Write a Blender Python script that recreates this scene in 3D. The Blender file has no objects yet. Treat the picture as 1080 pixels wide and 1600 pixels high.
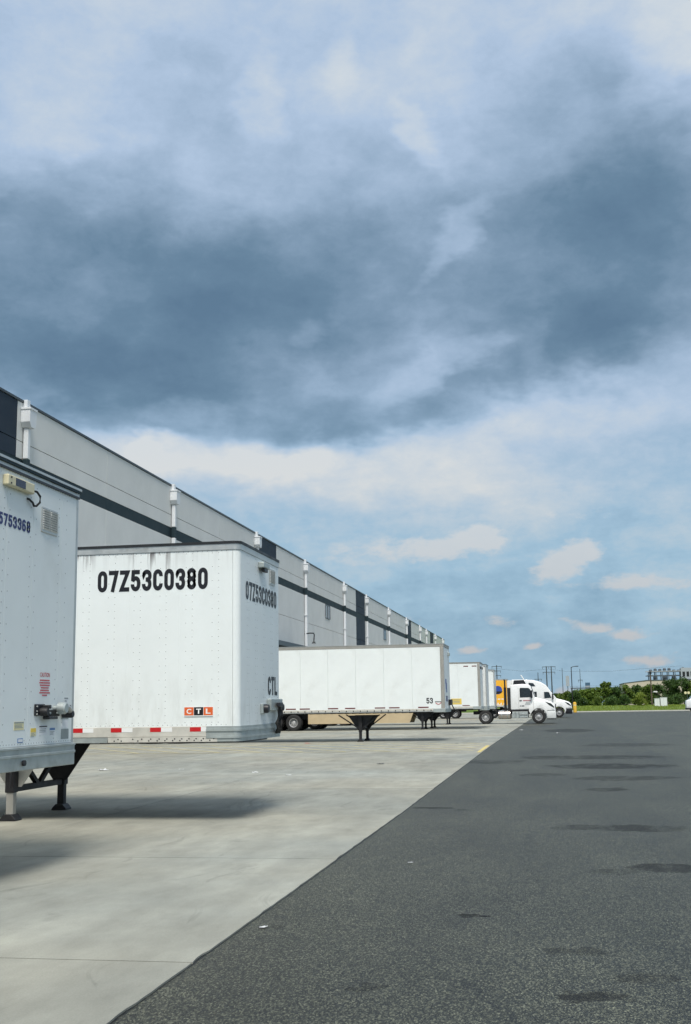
import bpy, bmesh, math, random
from mathutils import Matrix, Vector
R = math.radians
random.seed(7)
SC = bpy.context.scene
COL = SC.collection

# ------------------------------------------------------------------ camera, sky, sun, exposure
EYE = 1.66
cd = bpy.data.cameras.new('camera')
cam = bpy.data.objects.new('camera', cd); COL.objects.link(cam)
cd.sensor_fit = 'HORIZONTAL'; cd.sensor_width = 36.0; cd.lens = 60.0
cd.clip_start = 0.05; cd.clip_end = 6000
cam.matrix_world = (Matrix.Translation((0, 0, EYE)) @ Matrix.Rotation(R(10.05), 4, 'Z')
                    @ Matrix.Rotation(R(90 + 9.55), 4, 'X') @ Matrix.Rotation(R(-0.86), 4, 'Z'))
SC.camera = cam
SC.render.engine = 'CYCLES'
SC.cycles.use_denoising = True
SC.cycles.use_adaptive_sampling = True
SC.cycles.adaptive_threshold = .02
SC.cycles.adaptive_min_samples = 20
SC.cycles.max_bounces = 6
SC.cycles.sample_clamp_indirect = 6
SC.view_settings.view_transform = 'Standard'
SC.view_settings.look = 'None'
SC.view_settings.exposure = 0.0
SC.view_settings.gamma = 1.0

SUN_FROM = Vector((0.12, -0.60, 1.0)).normalized()
SUN_EL = math.asin(SUN_FROM.z)
SUN_ROT = math.atan2(SUN_FROM.x, SUN_FROM.y)
sl = bpy.data.lights.new('sun', 'SUN'); sl.energy = 4.0; sl.angle = R(22.0); sl.color = (1.0, 0.95, 0.87)
sun = bpy.data.objects.new('sun', sl); COL.objects.link(sun)
sun.rotation_euler = SUN_FROM.to_track_quat('Z', 'Y').to_euler()
sun.location = SUN_FROM * 80


def srgb(r, g, b):
    f = lambda c: c / 12.92 if c <= .04045 else ((c + .055) / 1.055) ** 2.4
    return (f(r / 255), f(g / 255), f(b / 255), 1)


class NT:
    """small helper round a node tree"""
    def __init__(s, nt):
        s.nt = nt; nt.nodes.clear()

    def n(s, typ, ins=None, **kw):
        nd = s.nt.nodes.new(typ)
        for k, v in kw.items():
            setattr(nd, k, v)
        for k, v in (ins or {}).items():
            sock = nd.inputs[k]
            if hasattr(v, 'is_output'):
                s.nt.links.new(v, sock)
            elif hasattr(v, 'outputs'):
                s.nt.links.new(v.outputs[0], sock)
            else:
                sock.default_value = v
        return nd

    def math(s, op, a, b=None, c=None, clamp=False):
        ins = {0: a}
        if b is not None: ins[1] = b
        if c is not None: ins[2] = c
        return s.n('ShaderNodeMath', ins, operation=op, use_clamp=clamp).outputs[0]

    def vmath(s, op, a, b=None, scale=None):
        ins = {0: a}
        if b is not None: ins[1] = b
        if scale is not None: ins['Scale'] = scale
        return s.n('ShaderNodeVectorMath', ins, operation=op).outputs[0]

    def noise(s, vec, scale, detail=4, rough=.55, dist=0, col=False):
        nd = s.n('ShaderNodeTexNoise', {'Vector': vec, 'Scale': scale, 'Detail': detail, 'Roughness': rough, 'Distortion': dist})
        return nd.outputs['Color' if col else 'Fac']

    def ramp(s, fac, stops, interp='LINEAR'):
        nd = s.n('ShaderNodeValToRGB', {'Fac': fac}); cr = nd.color_ramp; cr.interpolation = interp
        while len(cr.elements) > 1: cr.elements.remove(cr.elements[-1])
        cr.elements[0].position = stops[0][0]; cr.elements[0].color = stops[0][1]
        for p, c in stops[1:]:
            e = cr.elements.new(p); e.color = c
        return nd.outputs['Color']

    def mapr(s, v, a, b, c, d, smooth=False):
        nd = s.n('ShaderNodeMapRange', {'Value': v, 'From Min': a, 'From Max': b, 'To Min': c, 'To Max': d})
        if smooth: nd.interpolation_type = 'SMOOTHSTEP'
        return nd.outputs['Result']

    def mix(s, fac, a, b, blend='MIX'):
        nd = s.n('ShaderNodeMix', data_type='RGBA', blend_type=blend)
        for i, v in ((0, fac), (6, a), (7, b)):
            if hasattr(v, 'is_output'): s.nt.links.new(v, nd.inputs[i])
            else: nd.inputs[i].default_value = v
        return nd.outputs[2]

    def puff(s, vec, cx, cy, sx, sy, rot, r0, r1, am, smooth=True):
        """soft ellipse, cheap: frames turned by the same angle are shared"""
        fr = s.__dict__.setdefault('frames', {})
        key = (id(vec), rot)
        c, n = math.cos(R(rot)), math.sin(R(rot))
        if key not in fr:
            if rot == 0: fr[key] = vec
            else:
                a = s.n('ShaderNodeVectorMath', {0: vec, 1: (c, n, 0)}, operation='DOT_PRODUCT').outputs['Value']
                b = s.n('ShaderNodeVectorMath', {0: vec, 1: (-n, c, 0)}, operation='DOT_PRODUCT').outputs['Value']
                fr[key] = s.n('ShaderNodeCombineXYZ', {0: a, 1: b}).outputs[0]
        u, v = cx * c + cy * n, -cx * n + cy * c
        m = s.n('ShaderNodeVectorMath', {0: fr[key], 1: (1 / sx, 1 / sy, 0), 2: (-u / sx, -v / sy, 0)}, operation='MULTIPLY_ADD').outputs[0]
        d = s.n('ShaderNodeVectorMath', {0: m}, operation='LENGTH').outputs['Value']
        return s.mapr(d, r0, r1, am, 0, smooth)

    def blob(s, vec, c, size, rot=0):
        m = s.n('ShaderNodeMapping', {'Vector': vec, 'Location': (c[0], c[1], 0), 'Rotation': (0, 0, R(rot)), 'Scale': (size[0], size[1], 1)}, vector_type='TEXTURE')
        return s.n('ShaderNodeTexGradient', {'Vector': m}, gradient_type='SPHERICAL').outputs['Fac']


# sky: daylight sky with a broken cloud deck. Cloud positions are compass directions in degrees:
# azimuth (0 = along the building, + to the right), elevation, half width, half height, tilt, strength
CLOUD_DECK = [
    (-23.62, 19.61, 17.08, 6.41, 0, -0.35),
    (-13.54, 19.96, 10.98, 6.10, 10, -0.3),
    (-20.04, 15.34, 14.03, 3.05, -8, -0.28),
    (-9.32, 14.62, 8.54, 2.44, 10, -0.2),
    (-25.98, 15.54, 7.93, 3.35, 0, -0.12),
    (4.67, 20.33, 10.06, 7.32, 20, -0.35),
    (1.81, 17.25, 8.23, 2.90, 20, -0.22),
    (3.91, 25.97, 8.23, 7.32, 0, -0.2),
    (-22.77, 23.83, 8.54, 3.35, 0, -0.16),
    (-6.44, 24.10, 7.32, 4.58, 0, -0.16),
    (-4.76, 14.18, 7.32, 1.52, 20, -0.16),
    (-9.27, 17.45, 4.58, 1.83, 0, -0.14),
    (-4.93, 18.87, 5.79, 3.35, 20, -0.14),
    (-2.25, 20.27, 4.58, 6.41, 0, -0.1),
    (-24.55, 29.62, 7.32, 5.49, 0, 0.1),
    (-14.35, 29.39, 1.83, 3.35, 0, 0.14),
    (-9.86, 30.94, 1.37, 1.83, 0, 0.12),
    (-4.65, 27.38, 3.35, 1.04, -45, 0.16),
    (7.71, 29.91, 4.58, 3.66, 0, 0.24),
    (-3.33, 22.31, 3.66, 1.10, 45, 0.2),
    (-5.02, 16.08, 6.71, 1.28, 20, 0.17),
    (0.03, 16.75, 1.22, 2.44, 0, 0.09),
    (-17.77, 11.95, 10.67, 2.29, 0, 0.3),
    (-9.37, 11.29, 9.15, 2.44, 0, 0.26),
    (1.62, 13.55, 8.54, 2.44, 0, 0.14),
    (-11.90, 18.26, 1.22, 0.79, 0, 0.13),
    (-18.76, 14.91, 1.98, 1.16, 0, 0.14),
    (-19.69, 13.01, 1.83, 0.85, 20, 0.14),
    (4.81, 14.87, 4.88, 1.83, 20, 0.1),
    (0.82, 9.85, 9.15, 1.83, 0, 0.08),
]
CUMULUS = [
    (-5.59, 7.62, 3.96, 1.04, 0, 0.75),
    (-3.51, 7.94, 2.01, 1.04, 0, 0.95),
    (0.99, 6.84, 2.75, 1.04, 20, 0.9),
    (1.78, 7.31, 1.46, 0.92, 0, 1),
    (3.98, 5.67, 4.58, 0.61, 0, 0.6),
    (3.69, 3.22, 1.83, 0.55, 0, 0.65),
    (1.91, 3.73, 2.13, 0.55, 0, 0.55),
    (4.37, 2.05, 1.83, 0.43, 0, 0.7),
    (-4.01, 2.63, 1.37, 0.37, 0, 0.55),
    (-0.80, 2.66, 0.92, 0.27, 0, 0.55),
    (-2.40, 3.94, 1.52, 0.37, 0, 0.45),
    (-8.15, 7.61, 5.18, 1.22, 0, 0.4),
    (0.23, 0.48, 1.52, 0.49, 20, 0.6),
    (-6.96, 3.95, 1.83, 0.49, 0, 0.35),
    (-4.86, 10.71, 6.10, 0.67, 0, 0.35),
    (1.41, 9.20, 5.49, 0.49, 0, 0.3),
]
w = bpy.data.worlds.new('World'); SC.world = w; w.use_nodes = True
t = NT(w.node_tree)
d = t.n('ShaderNodeTexCoord').outputs['Generated']
sep = t.n('ShaderNodeSeparateXYZ', {0: d})
X_, Y_, Z_ = sep.outputs
az = t.math('MULTIPLY', t.math('ARCTAN2', X_, Y_), 180 / math.pi)
el = t.math('MULTIPLY', t.math('ARCSINE', Z_), 180 / math.pi)
ae = t.n('ShaderNodeCombineXYZ', {0: az, 1: el}).outputs[0]
# clouds flatten towards the horizon
flat = t.vmath('MULTIPLY', d, (1, 1, 2.0))
wn = t.noise(flat, 5.0, 2, .5, col=True)
warp = t.vmath('MULTIPLY', t.vmath('SUBTRACT', wn, (.5, .5, .5)), (6.0, 5.0, 0))
wn2 = t.noise(flat, 20, 3, .6, col=True)
warp2 = t.vmath('MULTIPLY', t.vmath('SUBTRACT', wn2, (.5, .5, .5)), (3.0, 2.6, 0))
aw = t.vmath('ADD', t.vmath('ADD', ae, warp), warp2)
L = t.ramp(t.math('DIVIDE', el, 40.0), [(0, (.52,) * 3 + (1,)), (.06, (.56,) * 3 + (1,)), (.14, (.63,) * 3 + (1,)), (.24, (.66,) * 3 + (1,)), (.35, (.66,) * 3 + (1,)), (.6, (.60,) * 3 + (1,)), (.75, (.74,) * 3 + (1,)), (1, (.84,) * 3 + (1,))])
for (a_, e_, sx, sy, rt, am) in CLOUD_DECK:
    L = t.math('ADD', L, t.puff(aw, a_, e_, sx, sy, rt, .25, 1, am))
f1 = t.noise(t.vmath('ADD', t.vmath('MULTIPLY', d, (1.15, 1.15, 1.6)), t.vmath('SCALE', wn2, scale=.03)), 6.5, 8, .64)
fb = t.math('ABSOLUTE', t.math('SUBTRACT', t.noise(t.vmath('MULTIPLY', d, (1.1, 1.1, 1.7)), 13.0, 6, .6), .5))
f2 = t.noise(t.vmath('MULTIPLY', d, (1, 1, 3.2)), 17.0, 5, .6)
L = t.math('ADD', L, t.math('MULTIPLY', t.math('SUBTRACT', f1, .5), .74))
L = t.math('ADD', L, t.math('MULTIPLY', t.math('SUBTRACT', .10, fb), .34))
L = t.math('ADD', L, t.math('MULTIPLY', t.math('SUBTRACT', f2, .5), t.mapr(el, 5, 17, .36, .10)))
cloud = t.ramp(L, [(0.0, srgb(93, 122, 147)), (.18, srgb(106, 135, 159)), (.36, srgb(130, 156, 180)), (.55, srgb(157, 181, 206)), (.75, srgb(182, 203, 228)), (1.0, srgb(214, 223, 230))])
# lower sky is warmer/greyer than the lavender top
lowtint = t.mapr(el, 6, 18, 1, 0, True)
cloud = t.mix(t.math('MULTIPLY', lowtint, .95), cloud, t.ramp(L, [(0.0, srgb(92, 124, 148)), (.45, srgb(137, 172, 197)), (.62, srgb(160, 193, 215)), (.8, srgb(196, 208, 215)), (1, srgb(226, 224, 218))]))
ac = t.vmath('ADD', ae, t.vmath('MULTIPLY', warp2, (.6, .5, 0)))
C = None
for (a_, e_, sx, sy, rt, am) in CUMULUS:
    b = t.puff(ac, a_, e_, sx, sy, rt, .0, 1, am, False)
    C = b if C is None else t.math('MAXIMUM', C, b)
f3 = t.noise(flat, 55, 4, .62)
C = t.math('ADD', C, t.math('MULTIPLY', t.math('SUBTRACT', f3, .5), t.mapr(C, 0, .15, 0, .9)))
cm = t.mapr(C, .14, .52, 0, .82, True)
cumcol = t.ramp(t.math('DIVIDE', el, 14.0), [(0, srgb(196, 190, 190)), (.3, srgb(200, 200, 202)), (.7, srgb(216, 220, 222)), (1, srgb(222, 225, 226))])
cloud = t.mix(cm, cloud, cumcol)
sky = t.n('ShaderNodeTexSky', sky_type='NISHITA', sun_disc=False, sun_elevation=SUN_EL, sun_rotation=SUN_ROT, air_density=1.0, dust_density=1.5)
SKY_STRENGTH = 0.1
cl10 = t.vmath('SCALE', cloud, scale=1 / SKY_STRENGTH)
skycol = t.mix(0.9, sky.outputs[0], cl10)
w.cycles.sampling_method = 'MANUAL'; w.cycles.sample_map_resolution = 256
bg = t.n('ShaderNodeBackground', {'Color': skycol, 'Strength': SKY_STRENGTH})
t.n('ShaderNodeOutputWorld', {0: bg.outputs[0]})

# ------------------------------------------------------------------ mesh helpers
class MB:
    def __init__(s): s.v = []; s.f = []

    def add(s, vs, fs):
        o = len(s.v); s.v += [tuple(p) for p in vs]; s.f += [tuple(i + o for i in f) for f in fs]; return s

    def box(s, x0, x1, y0, y1, z0, z1):
        return s.add([(x0, y0, z0), (x1, y0, z0), (x1, y1, z0), (x0, y1, z0), (x0, y0, z1), (x1, y0, z1), (x1, y1, z1), (x0, y1, z1)],
                     [(0, 3, 2, 1), (4, 5, 6, 7), (0, 1, 5, 4), (1, 2, 6, 5), (2, 3, 7, 6), (3, 0, 4, 7)])

    def prism(s, pts, axis, a0, a1, pts2=None):
        """extrude a 2-D outline: axis 'y' takes (x,z), 'x' takes (y,z), 'z' takes (x,y)"""
        pts2 = pts2 or pts
        mk = {'y': lambda p, a: (p[0], a, p[1]), 'x': lambda p, a: (a, p[0], p[1]), 'z': lambda p, a: (p[0], p[1], a)}[axis]
        n = len(pts)
        area = sum(pts[i][0] * pts[(i + 1) % n][1] - pts[(i + 1) % n][0] * pts[i][1] for i in range(n))
        vs = [mk(p, a0) for p in pts] + [mk(p, a1) for p in pts2]
        flip = (area > 0) == (axis in 'xz')
        A = tuple(range(n)); B = tuple(range(n, 2 * n))
        fs = [A[::-1] if flip else A, B if flip else B[::-1]]
        for i in range(n):
            j = (i + 1) % n
            q = (i, j, n + j, n + i)
            fs.append(q if flip else q[::-1])
        return s.add(vs, fs)

    def tube(s, pts, r, n=8, r2=None, cap=True):
        pts = [Vector(p) for p in pts]; m = len(pts); rings = []
        for i, p in enumerate(pts):
            a = pts[max(0, i - 1)]; b = pts[min(m - 1, i + 1)]
            dr = (b - a).normalized()
            up = Vector((0, 0, 1)) if abs(dr.z) < .95 else Vector((1, 0, 0))
            u = dr.cross(up).normalized(); v_ = dr.cross(u)
            rr = r if r2 is None else r + (r2 - r) * i / (m - 1)
            rings.append([p + (u * math.cos(2 * math.pi * k / n) + v_ * math.sin(2 * math.pi * k / n)) * rr for k in range(n)])
        vs = [q for rg in rings for q in rg]; fs = []
        for i in range(m - 1):
            for k in range(n):
                k2 = (k + 1) % n
                fs.append((i * n + k, (i + 1) * n + k, (i + 1) * n + k2, i * n + k2))
        if cap:
            fs.append(tuple(range(n))); fs.append(tuple((m - 1) * n + k for k in range(n))[::-1])
        return s.add(vs, fs)

    def lathe(s, prof, c, axis='y', n=24):
        """prof: (radius, offset along axis)"""
        vs = []; fs = []; m = len(prof)
        for r, o in prof:
            for k in range(n):
                a = 2 * math.pi * k / n; ca, sa = math.cos(a) * r, math.sin(a) * r
                vs.append({'y': (c[0] + ca, c[1] + o, c[2] + sa), 'x': (c[0] + o, c[1] + ca, c[2] + sa), 'z': (c[0] + ca, c[1] + sa, c[2] + o)}[axis])
        for i in range(m - 1):
            for k in range(n):
                k2 = (k + 1) % n; fs.append((i * n + k, i * n + k2, (i + 1) * n + k2, (i + 1) * n + k))
        return s.add(vs, fs)

    def bar(s, p0, p1, wd, ht=None):
        """square bar between two points"""
        ht = ht or wd; a, b = Vector(p0), Vector(p1); dr = (b - a).normalized()
        up = Vector((0, 0, 1)) if abs(dr.z) < .95 else Vector((0, 1, 0))
        u = dr.cross(up).normalized() * wd / 2; v_ = u.cross(dr).normalized() * ht / 2
        vs = [a - u - v_, a + u - v_, a + u + v_, a - u + v_, b - u - v_, b + u - v_, b + u + v_, b - u + v_]
        return s.add(vs, [(0, 1, 2, 3), (7, 6, 5, 4), (0, 4, 5, 1), (1, 5, 6, 2), (2, 6, 7, 3), (3, 7, 4, 0)])

    def build(s, name, mat, parent=None, bevel=0, seg=2, smooth=False, fix=True):
        me = bpy.data.meshes.new(name)
        me.from_pydata(s.v, [], s.f)
        if fix or bevel:
            bm = bmesh.new(); bm.from_mesh(me)
            if fix: bmesh.ops.recalc_face_normals(bm, faces=bm.faces)
            if bevel:
                es = [e for e in bm.edges if len(e.link_faces) == 2 and e.calc_face_angle(0) > R(28)]
                bmesh.ops.bevel(bm, geom=es, offset=bevel, segments=seg, affect='EDGES', profile=.5, clamp_overlap=True)
            bm.to_mesh(me); bm.free()
        if smooth:
            me.polygons.foreach_set('use_smooth', [True] * len(me.polygons))
            me.set_sharp_from_angle(angle=R(35))
        me.materials.append(mat)
        return link(name, me, parent)


def link(name, me, parent=None):
    o = bpy.data.objects.new(name, me); COL.objects.link(o)
    if parent is not None: o.parent = parent
    return o


def thing(name, label, cat, loc=(0, 0, 0), rz=0, group=None):
    o = bpy.data.objects.new(name, None); COL.objects.link(o)
    o.empty_display_size = .3
    o.location = loc; o.rotation_euler = (0, 0, rz)
    return tag(o, label, cat, group)


def tag(o, label=None, cat=None, group=None, kind=None):
    if label: o['label'] = label
    if cat: o['category'] = cat
    if group: o['group'] = group
    if kind: o['kind'] = kind
    return o


def lettering(name, txt, mat, parent, org, wid, hgt, face='side', bold=.0, spacing=1.0):
    """flat painted characters fitted to a width and height; face 'side' reads along +x, 'front' along +y"""
    cu = bpy.data.curves.new('lettering', 'FONT'); cu.body = txt; cu.offset = bold; cu.space_character = spacing
    cu.resolution_u = 3
    to = bpy.data.objects.new('lettering', cu); COL.objects.link(to)
    dg = bpy.context.evaluated_depsgraph_get(); dg.update()
    me = bpy.data.meshes.new_from_object(to.evaluated_get(dg))
    bpy.data.objects.remove(to); bpy.data.curves.remove(cu)
    xs = [v.co.x for v in me.vertices]; ys = [v.co.y for v in me.vertices]
    x0, x1, y0, y1 = min(xs), max(xs), min(ys), max(ys)
    for v in me.vertices:
        a = (v.co.x - x0) / (x1 - x0) * wid; b = (v.co.y - y0) / (y1 - y0) * hgt
        v.co = (org[0] + a, org[1], org[2] + b) if face == 'side' else (org[0], org[1] + a, org[2] + b)
    me.name = name; me.materials.clear(); me.materials.append(mat)
    return link(name, me, parent)


def arc_pts(cx, cy, rx, ry, a0, a1, n=8):
    return [(cx + rx * math.cos(R(a0 + (a1 - a0) * i / n)), cy + ry * math.sin(R(a0 + (a1 - a0) * i / n))) for i in range(n + 1)]


def glyph_strokes(ch, wg, t_):
    """centre lines of condensed block characters in a box wg wide and 1 high"""
    a, b, lo, hi, m = t_ / 2, wg - t_ / 2, t_ / 2, 1 - t_ / 2, wg / 2
    r = (b - a) / 2; q = r * 1.15
    ring = lambda y0, y1: arc_pts(m, y1 - q, r, q, 0, 180) + arc_pts(m, y0 + q, r, q, 180, 360)
    if ch == '0': return [(ring(lo, hi), True)]
    if ch == '8': return [(ring(.5, hi), True), (ring(lo, .5), True)]
    if ch == '6': return [(ring(lo, .56), True), (arc_pts(m, hi - q, r, q, 12, 180) + [(a, .30)], False)]
    if ch == 'C': return [([(b, .67)] + arc_pts(m, hi - q, r, q, 0, 180) + arc_pts(m, lo + q, r, q, 180, 360) + [(b, .33)], False)]
    if ch == '3':
        return [([(a, .74)] + arc_pts(m, hi - q * .85, r, q * .85, 180, 0) + arc_pts(m, .53 + q * .75, r, q * .75, 0, -90) + [(m - .06, .53)], False),
                ([(m - .06, .529)] + arc_pts(m, .53 - q, r, q, 90, 0) + arc_pts(m, lo + q, r, q, 0, -180) + [(a, lo + q + .03)], False)]
    if ch == '5':
        return [([(b + t_ * .3, hi), (a + .035, hi), (a + .01, .50)], False), (arc_pts(m, .61 - q, r, q, 165, 0) + arc_pts(m, lo + q, r, q, 0, -180) + [(a, lo + q + .03)], False)]
    if ch == '7': return [([(a - t_ / 2, hi), (b, hi), (m - .06, 0)], False)]
    if ch == 'Z': return [([(a - t_ / 2, hi), (b, hi), (a, lo), (b + t_ / 2, lo)], False)]
    if ch == 'T': return [([(0, hi), (wg, hi)], False), ([(m, hi - t_ / 2), (m, 0)], False)]
    if ch == 'L': return [([(a, 1), (a, lo), (wg, lo)], False)]
    return []


def block_lettering(name, txt, mat, parent, org, wid, hgt, face='side', t_=.20, wg=.55, gap_=.085):
    tot = len(txt) * wg + (len(txt) - 1) * gap_
    mb = MB(); k = 0
    for i, ch in enumerate(txt):
        x0 = i * (wg + gap_)
        for pts, closed in glyph_strokes(ch, wg, t_):
            k += 1
            cl = []
            for p in pts:
                if not cl or (Vector(p) - Vector(cl[-1])).length > 1e-4: cl.append(p)
            if closed and (Vector(cl[0]) - Vector(cl[-1])).length < 1e-4: cl.pop()
            n = len(cl); L_, R_ = [], []
            for j in range(n):
                p = Vector(cl[j])
                pa = Vector(cl[(j - 1) % n]) if (closed or j) else None
                pb = Vector(cl[(j + 1) % n]) if (closed or j < n - 1) else None
                d1 = (p - pa).normalized() if pa is not None else (pb - p).normalized()
                d2 = (pb - p).normalized() if pb is not None else d1
                n1, n2 = Vector((-d1.y, d1.x)), Vector((-d2.y, d2.x))
                mt = (n1 + n2).normalized(); s_ = min(1 / max(.3, mt.dot(n1)), 2.2) * t_ / 2
                L_.append(p + mt * s_); R_.append(p - mt * s_)
            vs = []
            for p in L_ + R_:
                u = (p.x + x0) / tot * wid; v = p.y * hgt; e = .00025 * (k % 3)
                vs.append((org[0] + u, org[1] - e, org[2] + v) if face == 'side' else (org[0] + e, org[1] + u, org[2] + v))
            mb.add(vs, [(j, (j + 1) % n, n + (j + 1) % n, n + j) for j in range(n if closed else n - 1)])
    return mb.build(name, mat, parent, fix=False)


# ------------------------------------------------------------------ materials
def material(name, base, rough=.5, metal=0., var=0., vscale=3., stretch=(1, 1, 1), bump=0., bscale=60., dirt=None, dscale=1.2, coat=0., spec=.5):
    m = bpy.data.materials.new(name); m.use_nodes = True
    t = NT(m.node_tree)
    co = t.n('ShaderNodeTexCoord').outputs['Object']
    co = t.vmath('MULTIPLY', co, stretch)
    col = tuple(base) + (1,) if len(base) == 3 else base
    ins = {'Roughness': rough, 'Metallic': metal, 'Base Color': col, 'Specular IOR Level': spec}
    if var:
        nz = t.noise(co, vscale, 6, .6)
        f = t.mapr(nz, .3, .7, 1 - var, 1 + var)
        c = t.n('ShaderNodeVectorMath', {0: col[:3], 'Scale': f}, operation='SCALE').outputs[0]
        if dirt:
            dn = t.mapr(t.noise(co, dscale, 7, .65), .50, .78, 0, dirt[1], True)
            c = t.mix(dn, c, tuple(dirt[0]) + (1,))
        ins['Base Color'] = c
        ins['Roughness'] = t.mapr(nz, .3, .7, max(.05, rough - .08), min(1, rough + .1))
    if bump:
        h = t.noise(co, bscale, 4, .6)
        ins['Normal'] = t.n('ShaderNodeBump', {'Height': h, 'Strength': bump, 'Distance': .02}).outputs[0]
    if coat: ins['Coat Weight'] = coat
    b = t.n('ShaderNodeBsdfPrincipled', ins)
    t.n('ShaderNodeOutputMaterial', {0: b.outputs[0]})
    return m


M = {}
M['white'] = material('white_paint', (.775, .815, .805), .42, bump=.25, bscale=1.1, var=.03, vscale=1.5, dirt=((.52, .53, .50), .35), dscale=.9)
M['white_clean'] = material('white_gloss', (.82, .83, .82), .25, var=.02, vscale=2, coat=.4)
M['white_dull'] = material('white_dull_paint', (.70, .72, .71), .5, var=.05, vscale=2, dirt=((.42, .43, .40), .5), dscale=1.6)
M['galv'] = material('galvanised', (.42, .46, .45), .45, .5, var=.14, vscale=5, dirt=((.20, .22, .20), .5), dscale=4)
M['alu'] = material('aluminium', (.55, .56, .54), .42, .7, var=.1, vscale=6, dirt=((.25, .24, .21), .45), dscale=5)
M['alu_pale'] = material('pale_aluminium', (.62, .60, .54), .5, .3, var=.1, vscale=6, dirt=((.35, .30, .24), .4), dscale=5)
M['post'] = material('corner_post_metal', (.36, .35, .32), .5, .35, var=.08, vscale=4)
M['dark_metal'] = material('dark_metal', (.011, .011, .013), .55, .0, var=.25, vscale=6)
M['black'] = material('black_paint', (.012, .013, .017), .45)
M['roof'] = material('dark_roof_edge', (.014, .016, .018), .5, var=.2, vscale=5)
M['rubber'] = material('rubber', (.018, .018, .018), .8, var=.2, vscale=12, bump=.1)
M['rim'] = material('steel_rim', (.52, .52, .52), .35, .35, var=.1, vscale=9, dirt=((.2, .17, .14), .5), dscale=9)
M['chrome'] = material('polished_tank', (.58, .52, .48), .30, 1., var=.05, vscale=4)
M['navy_ink'] = material('navy_lettering', (.010, .022, .14), .45)
M['black_ink'] = material('black_lettering', (.008, .008, .012), .45)
M['red_ink'] = material('red_lettering', (.50, .05, .07), .5)
M['tape_red'] = material('red_reflective_tape', (.52, .014, .018), .35)
M['tape_dark'] = material('maroon_reflective_tape', (.13, .02, .02), .4)
M['tape_white'] = material('white_reflective_tape', (.80, .81, .80), .3)
M['orange'] = material('orange_sticker', (.72, .13, .03), .4)
M['yellow_st'] = material('yellow_sticker', (.78, .56, .08), .5)
M['pale_st'] = material('pale_sticker', (.74, .76, .78), .5)
M['cream_st'] = material('cream_sticker', (.72, .66, .40), .5)
M['blue_st'] = material('blue_sticker', (.08, .2, .42), .5)
M['grey_st'] = material('grey_plate', (.26, .30, .30), .5, var=.1)
M['rivet'] = material('rivet_metal', (.40, .42, .42), .45, .4)
M['cream'] = material('cream_plastic', (.66, .60, .40), .45, var=.06)
M['solar'] = material('solar_cell', (.01, .012, .04), .15)
M['glass'] = material('tinted_glass', (.015, .022, .026), .06, spec=.8)
M['window'] = material('window_glass', (.05, .07, .08), .05, spec=.9)
M['yellow_pole'] = material('yellow_paint', (.70, .42, .04), .5, var=.1, vscale=3)
M['orange_body'] = material('orange_trailer_paint', (.86, .44, .03), .4, var=.04, vscale=2)
M['blue_logo'] = material('blue_emblem', (.03, .07, .32), .4)
M['skirt'] = material('tan_skirt', (.50, .40, .25), .6, var=.08, vscale=1.5)
M['lens_amber'] = material('amber_lens', (.7, .2, .02), .2)
M['lens_clear'] = material('clear_lens', (.75, .78, .8), .1, spec=.8)
M['red_emblem'] = material('red_emblem', (.45, .05, .05), .5)
M['tilt'] = material('grey_tilt_up_panel', (.665, .67, .655), .8, var=.05, vscale=.5, bump=.05, bscale=8, dirt=((.54, .55, .53), .4), dscale=.35)
M['navy_panel'] = material('navy_panel_paint', (.003, .017, .037), .7, var=.12, vscale=.6)
M['stripe'] = material('dark_green_stripe_paint', (.003, .021, .030), .7, var=.12, vscale=.6)
M['coping'] = material('coping_metal', (.035, .05, .06), .4, .3)
M['downspout'] = material('white_downspout_metal', (.68, .70, .72), .45, var=.04, vscale=1.)
M['soffit'] = material('joint_backing', (.05, .055, .055), .9)
M['dock'] = material('dock_door_white', (.62, .63, .62), .5, var=.05)
M['lampblack'] = material('lamp_pole_black', (.012, .014, .016), .5)
M['wood_pole'] = material('weathered_pole', (.10, .075, .055), .85, var=.2)
M['steel_grey'] = material('steel_grey', (.10, .12, .14), .6, .2)
M['pylon'] = material('weathering_steel', (.05, .055, .06), .7)
M['beige'] = material('beige_wall', (.50, .44, .36), .8, var=.06, vscale=.2)
M['frame_steel'] = material('plant_steel', (.09, .11, .13), .7, var=.2, vscale=.5)
M['blue_tower'] = material('blue_tower_paint', (.05, .11, .18), .6)
M['paper'] = material('paper_scrap', (.58, .59, .59), .8, var=.1, vscale=9)
M['bark'] = material('bark', (.06, .045, .035), .9, var=.3, vscale=4)
M['yellow_line'] = material('worn_yellow_line', (.50, .44, .24), .8, var=.2, vscale=2.5, dirt=((.30, .29, .25), .75), dscale=2.2)
M['pale_yellow'] = material('pale_yellow_line', (.55, .45, .17), .8, var=.2, vscale=3, dirt=((.30, .29, .25), .6), dscale=3)
M['sign_board'] = material('grey_sign_board', (.35, .38, .42), .6)


EDGE = -2.44        # where the concrete apron meets the asphalt
WALL = -21.3        # face of the warehouse
LOT_END = 188.0
KNOT = [(-2600, 0), (18.1, 0), (44.1, .12), (5000, .12)]


def zg(y):
    """height of the yard: level near the camera, a slight rise, then level"""
    for (a, za), (b, zb) in zip(KNOT, KNOT[1:]):
        if y <= b: return za + (zb - za) * (y - a) / (b - a)


def pos_nodes(m):
    m.use_nodes = True
    t = NT(m.node_tree)
    return t, t.n('ShaderNodeNewGeometry').outputs['Position']


def finish(t, **ins):
    b = t.n('ShaderNodeBsdfPrincipled', {k.replace('_', ' '): v for k, v in ins.items()})
    t.n('ShaderNodeOutputMaterial', {0: b.outputs[0]})


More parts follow.
